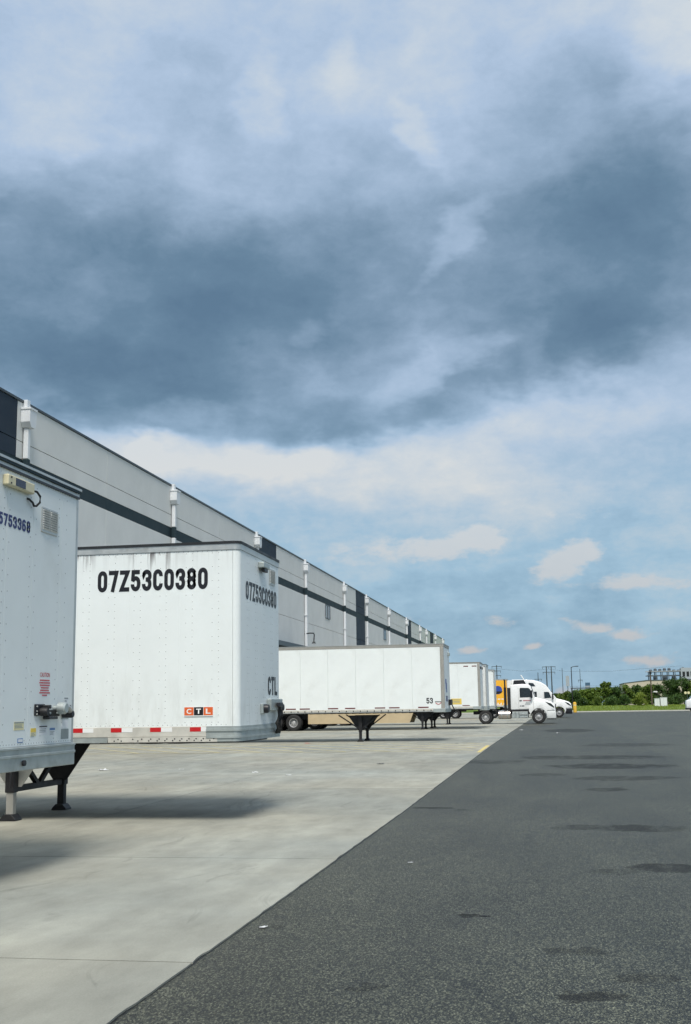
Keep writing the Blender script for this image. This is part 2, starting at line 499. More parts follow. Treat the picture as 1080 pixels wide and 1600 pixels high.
def asphalt_material():
    m = bpy.data.materials.new('asphalt'); t, p = pos_nodes(m)
    big = t.noise(t.vmath('MULTIPLY', p, (.6, .22, 1)), 1.0, 5, .6)
    mid = t.noise(p, 2.2, 6, .65)
    grit = t.noise(t.vmath('MULTIPLY', p, (1, .45, 1)), 80, 3, .85)
    vor = t.n('ShaderNodeTexVoronoi', {'Vector': t.vmath('MULTIPLY', p, (1, .42, 1)), 'Scale': 115.0}).outputs['Color']
    vs = t.n('ShaderNodeSeparateColor', {0: vor}).outputs[0]
    base = t.mapr(big, .33, .67, .030, .052)
    base = t.math('MULTIPLY', base, t.mapr(mid, .3, .7, .86, 1.12))
    base = t.math('MULTIPLY', base, t.mapr(grit, .38, .62, .15, 1.9))
    base = t.math('MULTIPLY', base, t.mapr(t.math('POWER', vs, 2.5), 0, 1, .35, 2.8))
    # paler lane of paving beyond the seam
    sx = t.n('ShaderNodeSeparateXYZ', {0: p})
    wob = t.math('MULTIPLY', t.math('SUBTRACT', t.noise(p, .35, 3), .5), .5)
    xx = t.math('ADD', sx.outputs[0], wob)
    lane = t.mapr(xx, 2.85, 3.05, 1.0, 1.13)
    base = t.math('MULTIPLY', base, lane)
    seam = t.math('MULTIPLY', t.mapr(t.math('ABSOLUTE', t.math('SUBTRACT', xx, 2.95)), .02, .09, 1, 0), t.mapr(t.noise(p, .5, 4), .4, .6, .2, 1))
    base = t.math('MULTIPLY', base, t.math('SUBTRACT', 1, t.math('MULTIPLY', seam, .45)))
    # oil and water stains
    wn = t.noise(p, 3.2, 5, .6, col=True)
    q = t.vmath('ADD', p, t.vmath('SCALE', t.vmath('SUBTRACT', wn, (.5, .5, .5)), scale=.5))
    q = t.vmath('ADD', q, t.vmath('SCALE', t.vmath('SUBTRACT', t.noise(p, 14, 4, .7, col=True), (.5, .5, .5)), scale=.16))
    far = t.n('ShaderNodeMapRange', {'Value': t.n('ShaderNodeSeparateXYZ', {0: p}).outputs[1], 'From Min': 12, 'From Max': 35, 'To Min': 0, 'To Max': 2.2}).outputs[0]
    q = t.vmath('ADD', q, t.n('ShaderNodeVectorMath', {0: t.vmath('SUBTRACT', t.noise(p, .8, 4, .65, col=True), (.5, .5, .5)), 'Scale': far}, operation='SCALE').outputs[0])
    q2 = t.n('ShaderNodeSeparateXYZ', {0: q})
    qv = t.n('ShaderNodeCombineXYZ', {0: q2.outputs[0], 1: q2.outputs[1]}).outputs[0]
    S = None
    for (x, y, a, b, k) in [(.15, 7.1, .26, .17, 1), (-.72, 9.6, .13, .16, 1), (1.02, 12.5, .42, .42, .9), (1.0, 16.3, .75, .5, .85), (.06, 8.4, .25, .15, .55), (.45, 7.65, .25, .15, .7),
                            (.98, 35.2, 2.3, 1.3, .8), (1.3, 30.7, 1.7, 1.4, .9), (.2, 31.0, .5, .8, .7), (1.4, 26.2, 1.4, .8, .7), (.9, 23.1, .5, .5, .8), (.3, 16.4, .5, .4, .55), (-2.0, 19.3, .3, .2, .8),
                            (-1.5, 19.0, .25, .2, .6), (.5, 12.2, .3, .25, .5), (-2.2, 9.1, .16, .14, .6), (-1.2, 7.2, .12, .14, .6), (-.4, 27.5, .6, .6, .5), (-1.9, 33.0, 1.2, 1.2, .5), (.7, 67, 1.6, 5, .8), (1.6, 9.6, .3, .25, .4), (1.3, 7.9, .3, .2, .6), (2.6, 44, 2, 2, .5)]:
        s_ = t.math('MULTIPLY', t.mapr(t.blob(qv, (x, y), (a * 1.15, b * 1.2)), .15, .42, 0, 1, True), k)
        S = s_ if S is None else t.math('MAXIMUM', S, s_)
    S = t.math('MULTIPLY', S, t.mapr(t.noise(t.vmath('MULTIPLY', p, (1.6, .55, 1)), 1.6, 5, .65), .32, .56, .2, 1, True))
    rnd = t.math('MULTIPLY', t.mapr(t.noise(t.vmath('MULTIPLY', p, (1, .45, 1)), 1.3, 5, .62), .64, .76, 0, 1, True), .28)
    S = t.math('MAXIMUM', S, rnd)
    base = t.math('MULTIPLY', base, t.math('SUBTRACT', 1, t.math('MULTIPLY', S, .78)))
    # hairline cracks wandering across the paving
    cv = t.n('ShaderNodeTexVoronoi', {'Vector': t.vmath('ADD', t.vmath('MULTIPLY', p, (1, .6, 1)), t.vmath('SCALE', wn, scale=.5)), 'Scale': .22}, feature='DISTANCE_TO_EDGE').outputs['Distance']
    cr = t.math('MULTIPLY', t.mapr(cv, .002, .006, 1, 0), t.mapr(t.noise(p, .25, 3), .48, .6, 0, .6))
    base = t.math('MULTIPLY', base, t.math('SUBTRACT', 1, cr))
    # dirt filled crack along the concrete edge
    ck = t.math('ADD', sx.outputs[0], t.math('MULTIPLY', t.math('SUBTRACT', t.noise(p, 9, 4, .7), .5), .03))
    ck = t.mapr(ck, EDGE + .004, EDGE + .018, 1, 0, True)
    base = t.math('MULTIPLY', base, t.math('SUBTRACT', 1, t.math('MULTIPLY', ck, .85)))
    col = t.n('ShaderNodeCombineColor', {0: base, 1: t.math('MULTIPLY', base, 1.04), 2: t.math('MULTIPLY', base, .72)}).outputs[0]
    bump = t.n('ShaderNodeBump', {'Height': t.math('ADD', grit, t.math('MULTIPLY', vs, .5)), 'Strength': .5, 'Distance': .005}).outputs[0]
    finish(t, Base_Color=col, Roughness=t.mapr(S, 0, 1, .50, .66), Normal=bump, Specular_IOR_Level=.30)
    return m


def concrete_material():
    m = bpy.data.materials.new('concrete'); t, p = pos_nodes(m)
    big = t.noise(t.vmath('MULTIPLY', p, (.42, .22, 1)), 1.0, 6, .6, .4)
    mid = t.noise(t.vmath('MULTIPLY', p, (1.1, .55, 1)), 1.5, 8, .68)
    drag = t.noise(t.vmath('MULTIPLY', p, (2.2, .35, 1)), 1.2, 5, .6)
    fine = t.noise(p, 70, 3, .7)
    rnd = t.n('ShaderNodeObjectInfo').outputs['Random']
    f = t.mapr(big, .35, .65, .88, 1.12)
    f = t.math('MULTIPLY', f, t.mapr(mid, .35, .65, .86, 1.12))
    f = t.math('MULTIPLY', f, t.mapr(drag, .3, .7, .92, 1.07))
    f = t.math('MULTIPLY', f, t.mapr(fine, .3, .7, .90, 1.1))
    f = t.math('MULTIPLY', f, t.mapr(rnd, 0, 1, .95, 1.05))
    # grease spots and tyre scuffs
    dk = t.mapr(t.noise(t.vmath('MULTIPLY', p, (1.3, .7, 1)), 1.0, 8, .7), .56, .74, 0, 1, True)
    f = t.math('MULTIPLY', f, t.math('SUBTRACT', 1, t.math('MULTIPLY', dk, .26)))
    sc = t.mapr(t.noise(t.vmath('MULTIPLY', t.vmath('ADD', p, t.vmath('SCALE', t.noise(p, .25, 2, col=True), scale=3.0)), (4.0, .10, 1)), 1.6, 4, .6), .62, .70, 0, .17, True)
    f = t.math('MULTIPLY', f, t.math('SUBTRACT', 1, sc))
    tint = t.mix(t.mapr(t.noise(p, .16, 4, .5), .35, .65, 0, 1), (.250, .263, .238, 1), (.292, .284, .234, 1))
    col = t.n('ShaderNodeVectorMath', {0: tint, 'Scale': f}, operation='SCALE').outputs[0]
    bump = t.n('ShaderNodeBump', {'Height': fine, 'Strength': .25, 'Distance': .004}).outputs[0]
    finish(t, Base_Color=col, Roughness=.85, Normal=bump, Specular_IOR_Level=.3)
    return m


def grass_material(name, a, b):
    m = bpy.data.materials.new(name); t, p = pos_nodes(m)
    n1 = t.noise(p, .12, 6, .65); n2 = t.noise(p, 3.0, 4, .7)
    c = t.mix(t.mapr(n1, .35, .65, 0, 1), a + (1,), b + (1,))
    c = t.n('ShaderNodeVectorMath', {0: c, 'Scale': t.mapr(n2, .3, .7, .7, 1.3)}, operation='SCALE').outputs[0]
    finish(t, Base_Color=c, Roughness=.9, Specular_IOR_Level=.2)
    return m


M['asphalt'] = asphalt_material()
M['concrete'] = concrete_material()
M['turf'] = grass_material('turf', (.085, .145, .022), (.15, .19, .04))
M['kerb'] = material('kerb_concrete', (.42, .42, .38), .85, var=.1, vscale=1)

# ------------------------------------------------------------------ ground



def structure(name, mb, mat, **kw):
    return tag(mb.build(name, mat, **kw), kind='structure')


structure('ground', MB().add([(-2500, -2500, -.03), (2500, -2500, -.03), (2500, 3500, -.03), (-2500, 3500, -.03)], [(0, 1, 2, 3)]), M['turf'], fix=False)
def yard_sheet(name, x0, x1, y0, y1, dz, mat):
    ys_ = [y0] + [k[0] for k in KNOT if y0 < k[0] < y1] + [y1]
    mb = MB()
    for a, b in zip(ys_, ys_[1:]):
        mb.add([(x0, a, zg(a) + dz), (x1, a, zg(a) + dz), (x1, b, zg(b) + dz), (x0, b, zg(b) + dz)], [(0, 1, 2, 3)])
    return structure(name, mb, mat, fix=False)


yard_sheet('asphalt_lot', -24, 90, -40, LOT_END, -.012, M['asphalt'])

apron = yard_sheet('concrete_apron', WALL - 1, EDGE - .03, -18, LOT_END, -.006, M['soffit'])
cols = [EDGE, -7.1, -11.8, -16.5, WALL]
gap = .011
slab_me = {}
y = -18.3 + 0.0
ys = []
while y < LOT_END - 3:
    ys.append(y); y += 5.2
for ci in range(4):
    xa, xb = cols[ci + 1] + gap, cols[ci] - (gap if ci else 0)
    mb = MB().box(xa, xb, gap, 5.2 - gap, -.05, 0)
    proto = mb.build('slab', M['concrete'], apron, bevel=.006, seg=1)
    proto.location = (0, ys[0], 0)
    protos = [proto]
    if ci == 0:      # the outer slabs have chipped edges against the asphalt
        for v_ in range(5):
            ed = [(xb + random.uniform(-.004, .002) - (random.uniform(.006, .016) if random.random() < .08 else 0), gap + (5.2 - 2 * gap) * q_ / 40) for q_ in range(41)]
            pv = MB().prism([(xa, gap)] + ed + [(xa, 5.2 - gap)], 'z', -.05, 0).build('slab', M['concrete'], apron)
            protos.append(pv)
        for pv, yv in zip(protos[1:], ys[1:6]): pv.location = (0, yv, 0)
    for yy in (ys[6:] if ci == 0 else ys[1:]):
        o = (random.choice(protos[1:]) if ci == 0 else proto).copy(); COL.objects.link(o); o.parent = apron
        o.location = (random.uniform(-.006, .006) if ci == 0 else 0, yy, zg(yy) + random.uniform(-.003, .001))
        o.rotation_euler = (math.atan2(zg(yy + 5.2) - zg(yy), 5.2), 0, 0)

# kerb between lot and verge
kerb = tag(MB().prism([(LOT_END, .05), (LOT_END + .03, .25), (LOT_END + .18, .27), (LOT_END + .2, .05)], 'x', -21, 90).build('kerb', M['kerb']), kind='structure')

vs = []; fs = []
BERM = [(LOT_END + .2, .25), (LOT_END + 6, .38), (LOT_END + 22, .85), (LOT_END + 45, 1.0), (LOT_END + 70, .9), (LOT_END + 120, .0), (LOT_END + 125, -.2)]


def zb(y):
    for (a, za), (b, zb_) in zip(BERM, BERM[1:]):
        if a <= y <= b: return za + (zb_ - za) * (y - a) / (b - a)
    return -.03


for i, (yy, zz) in enumerate(BERM):
    for k in range(45): vs.append((-20.5 + 2.5 * k, yy, zz + (random.uniform(-.05, .05) if 0 < i < 6 else 0)))
for i in range(len(BERM) - 1):
    for k in range(44): fs.append((i * 45 + k, i * 45 + k + 1, (i + 1) * 45 + k + 1, (i + 1) * 45 + k))
structure('grass_verge', MB().add(vs, fs), M['turf'], smooth=True, fix=False)

# hatched yellow no-parking zone on the apron
hz = thing('hatched_marking', 'worn yellow hatched no parking zone on the concrete between the second and third trailers', 'road marking', (0, 0, 0))
Z = .004
def stripe(x0, y0, x1, y1, wd, name='stripe'):
    a, b = Vector((x0, y0)), Vector((x1, y1)); n_ = (b - a).normalized(); n_ = Vector((-n_.y, n_.x)) * wd / 2
    ts = [0] + sorted(tt for tt in [(44.1 - y0) / (y1 - y0 + 1e-9)] if 0 < tt < 1) + [1]
    mb = MB()
    for t0, t1 in zip(ts, ts[1:]):
        p, q = a.lerp(b, t0), a.lerp(b, t1)
        mb.add([(p.x - n_.x, p.y - n_.y, zg(p.y) + Z), (q.x - n_.x, q.y - n_.y, zg(q.y) + Z), (q.x + n_.x, q.y + n_.y, zg(q.y) + Z), (p.x + n_.x, p.y + n_.y, zg(p.y) + Z)], [(0, 1, 2, 3)])
    mb.build(name, M['yellow_line'], hz, fix=True)
stripe(-20.5, 39.6, -3.2, 39.6, .13); stripe(-20.5, 47.0, -3.2, 47.0, .13)
k = 0
for i in range(12):
    xs_ = -20.0 + 1.5 * i
    xe = min(xs_ + 5.3, -2.8); f = (xe - xs_) / 5.3
    if f > .1: stripe(xs_, 46.6, xe, 46.6 - 6.7 * f, .12)
ye = tag(MB().add([(EDGE - .17, 38.6, zg(38.6) + Z), (EDGE - .04, 38.6, zg(38.6) + Z), (EDGE - .04, 44.1, .12 + Z), (EDGE - .17, 44.1, .12 + Z)], [(0, 1, 2, 3)]).build('edge_line', M['pale_yellow']),
         'short bright yellow painted line along the concrete edge', 'road marking')

# ------------------------------------------------------------------ warehouse
wh = thing('warehouse', 'long grey concrete warehouse with navy panels and dark green stripe', 'building', (WALL, 0, 0))
H = 14.42
SPLITS = [(-18, 36.8, 'g', 6), (36.8, 43.05, 'n', 1), (43.05, 82.2, 'g', 4), (82.2, 88.4, 'n', 1), (88.4, 125.9, 'g', 4), (125.9, 132.1, 'n', 1), (132.1, 170.6, 'g', 4), (170.6, 176.4, 'n', 1), (176.4, 204.0, 'g', 3), (204.0, 209.6, 'n', 1), (209.6, 231.0, 'g', 2)]
MB().box(-42, -.22, -17.9, 230.9, 0, H - .5).build('core_wall', M['soffit'], wh)
MB().box(-41.9, -.25, -17.8, 230.8, H - .48, H - .42).build('roof_deck', M['kerb'], wh)
pan_cache = {}
for (a, b, c, n) in SPLITS:
    wd = (b - a) / n
    for i in range(n):
        key = (round(wd, 3), c)
        y0 = a + i * wd
        if key not in pan_cache:
            mb = MB()
            g = .012
            for z0, z1 in ((0, 8.92), (8.95, 11.32), (11.92, 12.63), (12.66, H - .12)):
                mb.box(-.2, 0, g, wd - g, z0, z1)
            pan_cache[key] = mb.build('wall_panel', M['tilt' if c == 'g' else 'navy_panel'], wh, bevel=.008, seg=1)
            o = pan_cache[key]
            s_ = MB().box(-.2, -.012, g, wd - g, 11.325, 11.915).build('stripe', M['stripe'], o)
            pan_cache[key + ('s',)] = s_
            cp = MB().box(-.26, .05, 0, wd - .004, H - .11, H).build('coping', M['coping'], o, bevel=.01, seg=1)
            pan_cache[key + ('c',)] = cp
        else:
            o = pan_cache[key].copy(); COL.objects.link(o); o.parent = wh
            for kk in ('s', 'c'):
                s_ = pan_cache[key + (kk,)].copy(); COL.objects.link(s_); s_.parent = o
        o.location = (0, y0, 0)
# far and near end walls
MB().box(-42, -.2, 231.0, 231.2, 0, H).build('end_wall', M['tilt'], wh)

# scuppers with downspouts, each a thing fixed to the wall
DSP = [43.66, 62.7, 81.8, 98.8, 118.0, 132.7, 151.1, 169.9, 187.2, 196.8, 211.8, 226.5]
DTXT = ['beside the nearest navy wall panel', 'second along the roofline from the left', 'left of the navy panel above the second trailer', 'right of the second trailer, above the gooseneck lamp',
        'fifth along the wall, right of the small window', 'right beside the tall navy panel in mid wall', 'right of the second small window', 'left of the narrow far navy panel',
        'eighth from the left, beyond the far navy panel', 'short one close beside its neighbour far along the wall', 'right of the farthest navy panel', 'last one at the far end of the warehouse']
DTXT[8] = 'ninth from the left, beyond the far navy panel'
proto = None
for yy, tx in zip(DSP, DTXT):
    if proto is None:
        r = thing('downspout', '', 'downspout', (WALL, yy, 0), 0, 'white downspouts along the warehouse wall')
        hd = MB().prism([(-.32, 13.46), (-.32, 14.05), (.32, 14.05), (.32, 13.46), (.18, 13.24), (-.18, 13.24)], 'x', .004, .42).build('collector_box', M['downspout'], r, bevel=.012, seg=1)
        MB().box(.004, .2, -.14, .14, 14.055, H + .02).build('overflow_spout', M['downspout'], hd, bevel=.01, seg=1)
        MB().box(.004, .45, -.35, .35, 13.98, 14.07).build('box_rim', M['downspout'], hd, bevel=.01, seg=1)
        MB().box(.05, .27, -.12, .12, 11.93, 13.235).build('upper_pipe', M['downspout'], r, bevel=.03)
        MB().box(.045, .28, -.13, .13, 11.31, 11.925).build('painted_pipe', M['stripe'], r, bevel=.03)
        MB().box(.05, .27, -.12, .12, .25, 11.305).build('lower_pipe', M['downspout'], r, bevel=.03)
        for zz in (9.5, 6.2, 3.0):
            MB().box(.004, .306, -.19, .19, zz, zz + .07).build('strap', M['downspout'], r)
        proto = r
    else:
        r = proto.copy(); COL.objects.link(r); r.location = (WALL, yy, 0)
        for ch in list(proto.children):
            c = ch.copy(); COL.objects.link(c); c.parent = r
            for g in ch.children:
                e = g.copy(); COL.objects.link(e); e.parent = c
    r['label'] = 'white downspout with square collector box, ' + tx

# small windows under the stripe
for yy in (69.8, 108.2, 146.6, 185.0):
    fr = MB()
    y0, y1, z0, z1 = yy, yy + 2.4, 9.95, 11.3
    fr.box(.004, .05, y0, y1, z0, z0 + .08).box(.004, .05, y0, y1, z1 - .08, z1).box(.004, .05, y0, y0 + .08, z0 + .08, z1 - .08).box(.004, .05, y1 - .08, y1, z0 + .08, z1 - .08).box(.004, .05, yy + 1.16, yy + 1.24, z0 + .08, z1 - .08)
    f = fr.build('window', M['steel_grey'], wh)
    for p0, p1 in ((y0 + .08, yy + 1.16), (yy + 1.24, y1 - .08)):
        MB().box(.004, .02, p0, p1, z0 + .08, z1 - .08).build('pane', M['window'], f)

# dock doors with seals along the wall
for yy in (11.2, 18.0, 25.0, 32.0, 40.5, 49.5, 56.5, 63.5, 72.8, 76.8, 82.8, 89.3, 96.5, 103.5, 110.5, 117.0, 124.3, 131.3):
    dd = MB().box(.004, .06, yy - 1.3, yy + 1.3, 1.2, 4.2).build('dock_door', M['dock'], wh)
    for k in range(5):
        MB().box(.062, .075, yy - 1.28, yy + 1.28, 1.24 + k * .6, 1.24 + k * .6 + .56).build('door_panel', M['dock'], dd)
    sl_ = MB().box(.004, .4, yy - 1.75, yy - 1.32, 1.1, 4.25).box(.004, .4, yy + 1.32, yy + 1.75, 1.1, 4.25).box(.004, .4, yy - 1.75, yy + 1.75, 4.26, 4.8)
    sl_.build('dock_seal', M['black'], wh)
# canopy over the docks, and a gooseneck lamp
cp = thing('dock_canopy', 'flat dark metal canopy over the docks, just right of the second trailer', 'canopy', (WALL, 60, 0))
MB().box(.004, 1.3, 0, 34.6, 6.25, 6.5).build('canopy_slab', M['stripe'], cp, bevel=.02, seg=1)
MB().box(1.302, 1.35, 0, 34.6, 6.2, 6.55).build('fascia', M['coping'], cp)
gl = thing('gooseneck_lamp', 'curved black gooseneck lamp on the grey wall above the third trailer', 'lamp', (WALL, 97.2, 0))
MB().tube([(.01, 1.6, 7.9), (.5, 1.4, 7.95), (.95, .9, 7.9), (1.15, .2, 7.7), (1.2, -.2, 7.3), (1.2, -.25, 7.1)], .055, 8).build('arm', M['lampblack'], gl, smooth=True)
MB().lathe([(.05, .15), (.10, .08), (.2, -.04), (.18, -.04), (.07, .05)], (1.2, -.25, 7.0), 'z', 16).build('shade', M['lampblack'], gl, smooth=True)


# ------------------------------------------------------------------ wheels
WHEEL_ME = {}


def wheel_meshes(kind):
    if kind in WHEEL_ME: return WHEEL_ME[kind]
    tm = MB().lathe([(.29, -.13), (.34, -.145), (.46, -.145), (.508, -.115), (.512, 0), (.508, .115), (.46, .145), (.34, .145), (.29, .13), (.29, -.13)], (0, 0, 0), 'y', 28)
    for k in range(36):      # tread blocks
        a = 2 * math.pi * k / 36
        for o in (-.075, .02):
            c, s = math.cos(a), math.sin(a)
            p = [(c * .508 - s * .03, o, s * .508 + c * .03), (c * .508 + s * .03, o, s * .508 - c * .03)]
            q = [(c * .521 - s * .026, o, s * .521 + c * .026), (c * .521 + s * .026, o, s * .521 - c * .026)]
            vs = p + q + [(x, o + .055, z) for x, _, z in p + q]
            tm.add(vs, [(0, 1, 3, 2), (4, 6, 7, 5), (0, 2, 6, 4), (1, 5, 7, 3), (2, 3, 7, 6)])
    ty = tm.build('tyre', M['rubber'], smooth=False)
    # rim: outer flange, dished disc with hand holes, hub; outer side is -y
    rm = MB().lathe([(.29, .12), (.292, -.12), (.285, -.135), (.265, -.13), (.255, -.09), (.25, .1)], (0, 0, 0), 'y', 28)
    yy = -.03 if kind == 'front' else .04
    for k in range(10):
        a0 = 2 * math.pi * k / 10; a1 = a0 + 2 * math.pi * .62 / 10
        pts = []
        for a in (a0, (a0 + a1) / 2, a1): pts.append((math.cos(a) * .252, yy - .0, math.sin(a) * .252))
        for a in (a1, (a0 + a1) / 2, a0): pts.append((math.cos(a) * .17, yy - .03, math.sin(a) * .17))
        rm.add(pts + [(x, y + .02, z) for x, y, z in pts], [(0, 1, 2, 3, 4, 5), (11, 10, 9, 8, 7, 6)] + [(i, (i + 1) % 6, 6 + (i + 1) % 6, 6 + i) for i in range(6)])
    rm.lathe([(.175, yy - .01), (.175, yy - .035), (.115, yy - .04), (.105, yy - .10), (.07, yy - .13), (.0, yy - .135)], (0, 0, 0), 'y', 20)
    for k in range(10):
        a = 2 * math.pi * k / 10
        rm.tube([(math.cos(a) * .14, yy - .03, math.sin(a) * .14), (math.cos(a) * .14, yy - .07, math.sin(a) * .14)], .016, 5)
    ri = rm.build('rim', M['rim'], smooth=True)
    WHEEL_ME[kind] = (ty.data, ri.data)
    for o in (ty, ri): bpy.data.objects.remove(o)
    return WHEEL_ME[kind]


def wheel(parent, x, y, side=-1, kind='rear', r=.51):
    """side -1: outer face towards -y"""
    a, b = wheel_meshes(kind)
    wt = link('wheel', a, parent); wt.location = (x, y, r); wt.rotation_euler = (0, random.uniform(0, 6), 0)
    if side > 0: wt.rotation_euler = (0, wt.rotation_euler[1], math.pi)
    ri = link('rim', b, wt)
    return wt


# ------------------------------------------------------------------ trailers
TW = 2.59
RC_ = .10      # radius of a rounded front corner
RIV = None


def rivets(name, pts, nrm, parent, r=.009):
    """low domes along rivet lines"""
    mb = MB()
    n_ = Vector(nrm); u = Vector((0, 0, 1)); v_ = n_.cross(u)
    for p in pts:
        p = Vector(p)
        ring = [p + (u * math.cos(2 * math.pi * k / 6) + v_ * math.sin(2 * math.pi * k / 6)) * r for k in range(6)]
        mb.add(ring + [p + n_ * r * .55], [(k, (k + 1) % 6, 6) for k in range(6)])
    o = mb.build(name, M['rivet'], parent); o['kind'] = 'stuff'
    return o


def landing_gear(root, xl=-3.72, zt=1.12, foot=True, lit=False, zc=.60):
    for yy, inner in ((.36, 1), (TW - .36, -1)):
        lg = MB().box(xl - .075, xl + .075, yy - .075, yy + .075, .42, zt).build('leg', M['dark_metal'], root, bevel=.008, seg=1)
        MB().box(xl - .058, xl + .058, yy - .058, yy + .058, .05, .43).build('inner_leg', M['post'] if lit and yy < 1 else M['dark_metal'], lg, bevel=.006, seg=1)
        MB().prism([(xl - .13, .002), (xl + .13, .002), (xl + .125, .03), (xl + .06, .10), (xl - .06, .10), (xl - .125, .03)], 'y', yy - .12, yy + .12).build('foot', M['dark_metal'], lg, bevel=.006, seg=1)
        MB().prism([(xl - .55, zt), (xl + .55, zt), (xl + .12, .50), (xl - .12, .50)], 'y', yy - .012 + inner * .09, yy + .012 + inner * .09).build('wing_plate', M['alu_pale'] if lit and yy < 1 else M['dark_metal'], root)  # lit: near plate in pale metal as if sunlit, far twin dark as shaded
        if not lit: MB().bar((xl - .95, yy, zt + .02), (xl - .05, yy, .55), .05).bar((xl + .85, yy, zt + .02), (xl + .05, yy, .55), .05).build('strut', M['dark_metal'], root)
    a, b = .43, TW - .43
    MB().bar((xl, a, zc), (xl, b, zc), .09).build('cross_bar', M['dark_metal'], root)
    mb = MB()
    for p, q in (((a, 1.08), (TW / 2, zc)), ((b, 1.08), (TW / 2, zc))):
        mb.bar((xl, p[0], p[1]), (xl, q[0], q[1]), .07)
    mb.build('cross_brace', M['dark_metal'], root)
    MB().tube([(xl + .1, .3, .78), (xl + .1, .12, .78), (xl + .1, .10, .72), (xl + .1, .10, .50)], .014, 6).build('crank_handle', M['dark_metal'], root)


def trailer(xf, yn, label, L=16.15, top=4.11, rail_z=(1.17, 1.39), wm='white', corner='post', panel_w=1.22, bogie=None, gear=True, style='plate', group='trailers backed to the docks', tape='tape_red', tape_step=None, skirt=False, name='semi_trailer', roofm='roof', top_rail=.12):
    r = thing(name, label, 'trailer', (xf, yn, zg(yn)), 0, group)
    zb, zw = rail_z
    sg_ = .003 if style == 'plate' else .0004
    zt = top - top_rail
    rc = .16 if corner == 'round' else .0
    # body shell (inner box), slightly inside the sheets
    MB().box(-L + .02, -.05, .03, TW - .03, zb + .05, top - .03).build('body', M[wm], r)
    # side sheets on both sides
    x = -RC_ - .004 if corner == 'round' else -.16
    first = None; k = 0
    while x > -L + .1:
        x2 = max(x - panel_w, -L + .06)
        wdt = x - x2
        if wdt > panel_w - .01 and first is not None:
            o = first.copy(); COL.objects.link(o); o.parent = r; o.location = (x, 0, 0)
            o2 = first.copy(); COL.objects.link(o2); o2.parent = r; o2.location = (x, TW, 0); o2.rotation_euler = (0, 0, 0); o2.scale = (1, -1, 1)
        else:
            o = MB().box(-wdt + sg_, -sg_, 0, .028, zw + .002, zt - .002).build('side_panel', M[wm], r, ); o.location = (x, 0, 0)
            o2 = o.copy(); COL.objects.link(o2); o2.parent = r; o2.location = (x, TW, 0); o2.scale = (1, -1, 1)
            if first is None: first = o
        x = x2
    # front wall
    if corner == 'round':
        arc = [(-RC_ + RC_ * math.sin(a), RC_ - RC_ * math.cos(a)) for a in [math.pi / 2 * i / 8 for i in range(9)]]
        pts = arc + [(p[0], TW - p[1]) for p in arc[::-1]]
        inn = [(-RC_, TW - .03), (-.05, TW - RC_), (-.05, RC_), (-RC_, .03)]
        MB().prism(pts + inn, 'z', zw + .002, zt - .002).build('front_wall', M[wm], r, smooth=True)
        for nm, z0, z1, m_, ex in (('top_rail', zt, top - .012, 'alu', .012), ('front_rail', zb, zw, 'galv', .016)):
            ar = [(-RC_ + (RC_ + ex) * math.sin(a), RC_ - (RC_ + ex) * math.cos(a)) for a in [math.pi / 2 * i / 8 for i in range(9)]]
            q = [(-.5, -ex)] + ar + [(p[0], TW - p[1]) for p in ar[::-1]] + [(-.5, TW + ex)]
            if nm == 'top_rail': q = [(-L, -ex)] + ar + [(p[0], TW - p[1]) for p in ar[::-1]] + [(-L, TW + ex)]
            MB().prism(q, 'z', z0, z1).build(nm, M[m_], r, smooth=True)
            if nm == 'front_rail':
                ob = MB()
                for zz in (z0 + .05, z0 + .15):
                    e2 = ex + .014
                    ar2 = [(-RC_ + (RC_ + e2) * math.sin(a), RC_ - (RC_ + e2) * math.cos(a)) for a in [math.pi / 2 * i / 8 for i in range(9)]]
                    ob.prism([(-.5, -e2)] + ar2 + [(p[0], TW - p[1]) for p in ar2[::-1]] + [(-.5, TW + e2)], 'z', zz, zz + .03)
                ob.build('rail_rib', M['galv'], r, smooth=True)
        e3 = .022
        ar3 = [(-RC_ + (RC_ + e3) * math.sin(a), RC_ - (RC_ + e3) * math.cos(a)) for a in [math.pi / 2 * i / 8 for i in range(9)]]
        MB().prism([(-L, -e3)] + ar3 + [(p[0], TW - p[1]) for p in ar3[::-1]] + [(-L, TW + e3)], 'z', top - .012, top + .028).build('roof_sheet', M[roofm], r)
    else:
        pm = 'post' if corner == 'post' else 'alu'
        pw = .15 if corner == 'post' else .05
        for yy in (0, TW):
            s_ = 1 if yy == 0 else -1
            y0, y1 = sorted((yy - s_ * .006, yy + s_ * pw * (.35 if corner == 'post' else 1)))
            MB().box(-pw - .005, 0, y0, y1, zw - .01, zt).build('corner_post', M[pm], r, bevel=.02 if corner == 'post' else .004)
        MB().box(-.05, -.004, .056, TW - .056, zw + .002, zt - .002).build('front_wall', M[wm], r)
        MB().prism([(-.01, zt), (TW + .01, zt), (TW + .01, top - .012), (-.01, top - .012)], 'x', -L, .008).build('top_rail', M['alu' if style != 'plate' else 'post'], r, bevel=.006, seg=1)
        MB().box(-L, .018, -.018, TW + .018, top - .012, top + .012).build('roof_sheet', M[roofm], r)
        fr = MB().box(-.5, .02, -.012, TW + .012, zb - (.06 if style == 'sheet' else 0), zw)
        fr.build('front_rail', M['galv'], r, bevel=.008, seg=1)
        MB().box(.02, .034, 0, TW, zb + .07, zb + .10).box(.02, .034, 0, TW, zw - .03, zw - .005).build('rail_rib', M['galv'], r, bevel=.005, seg=1)
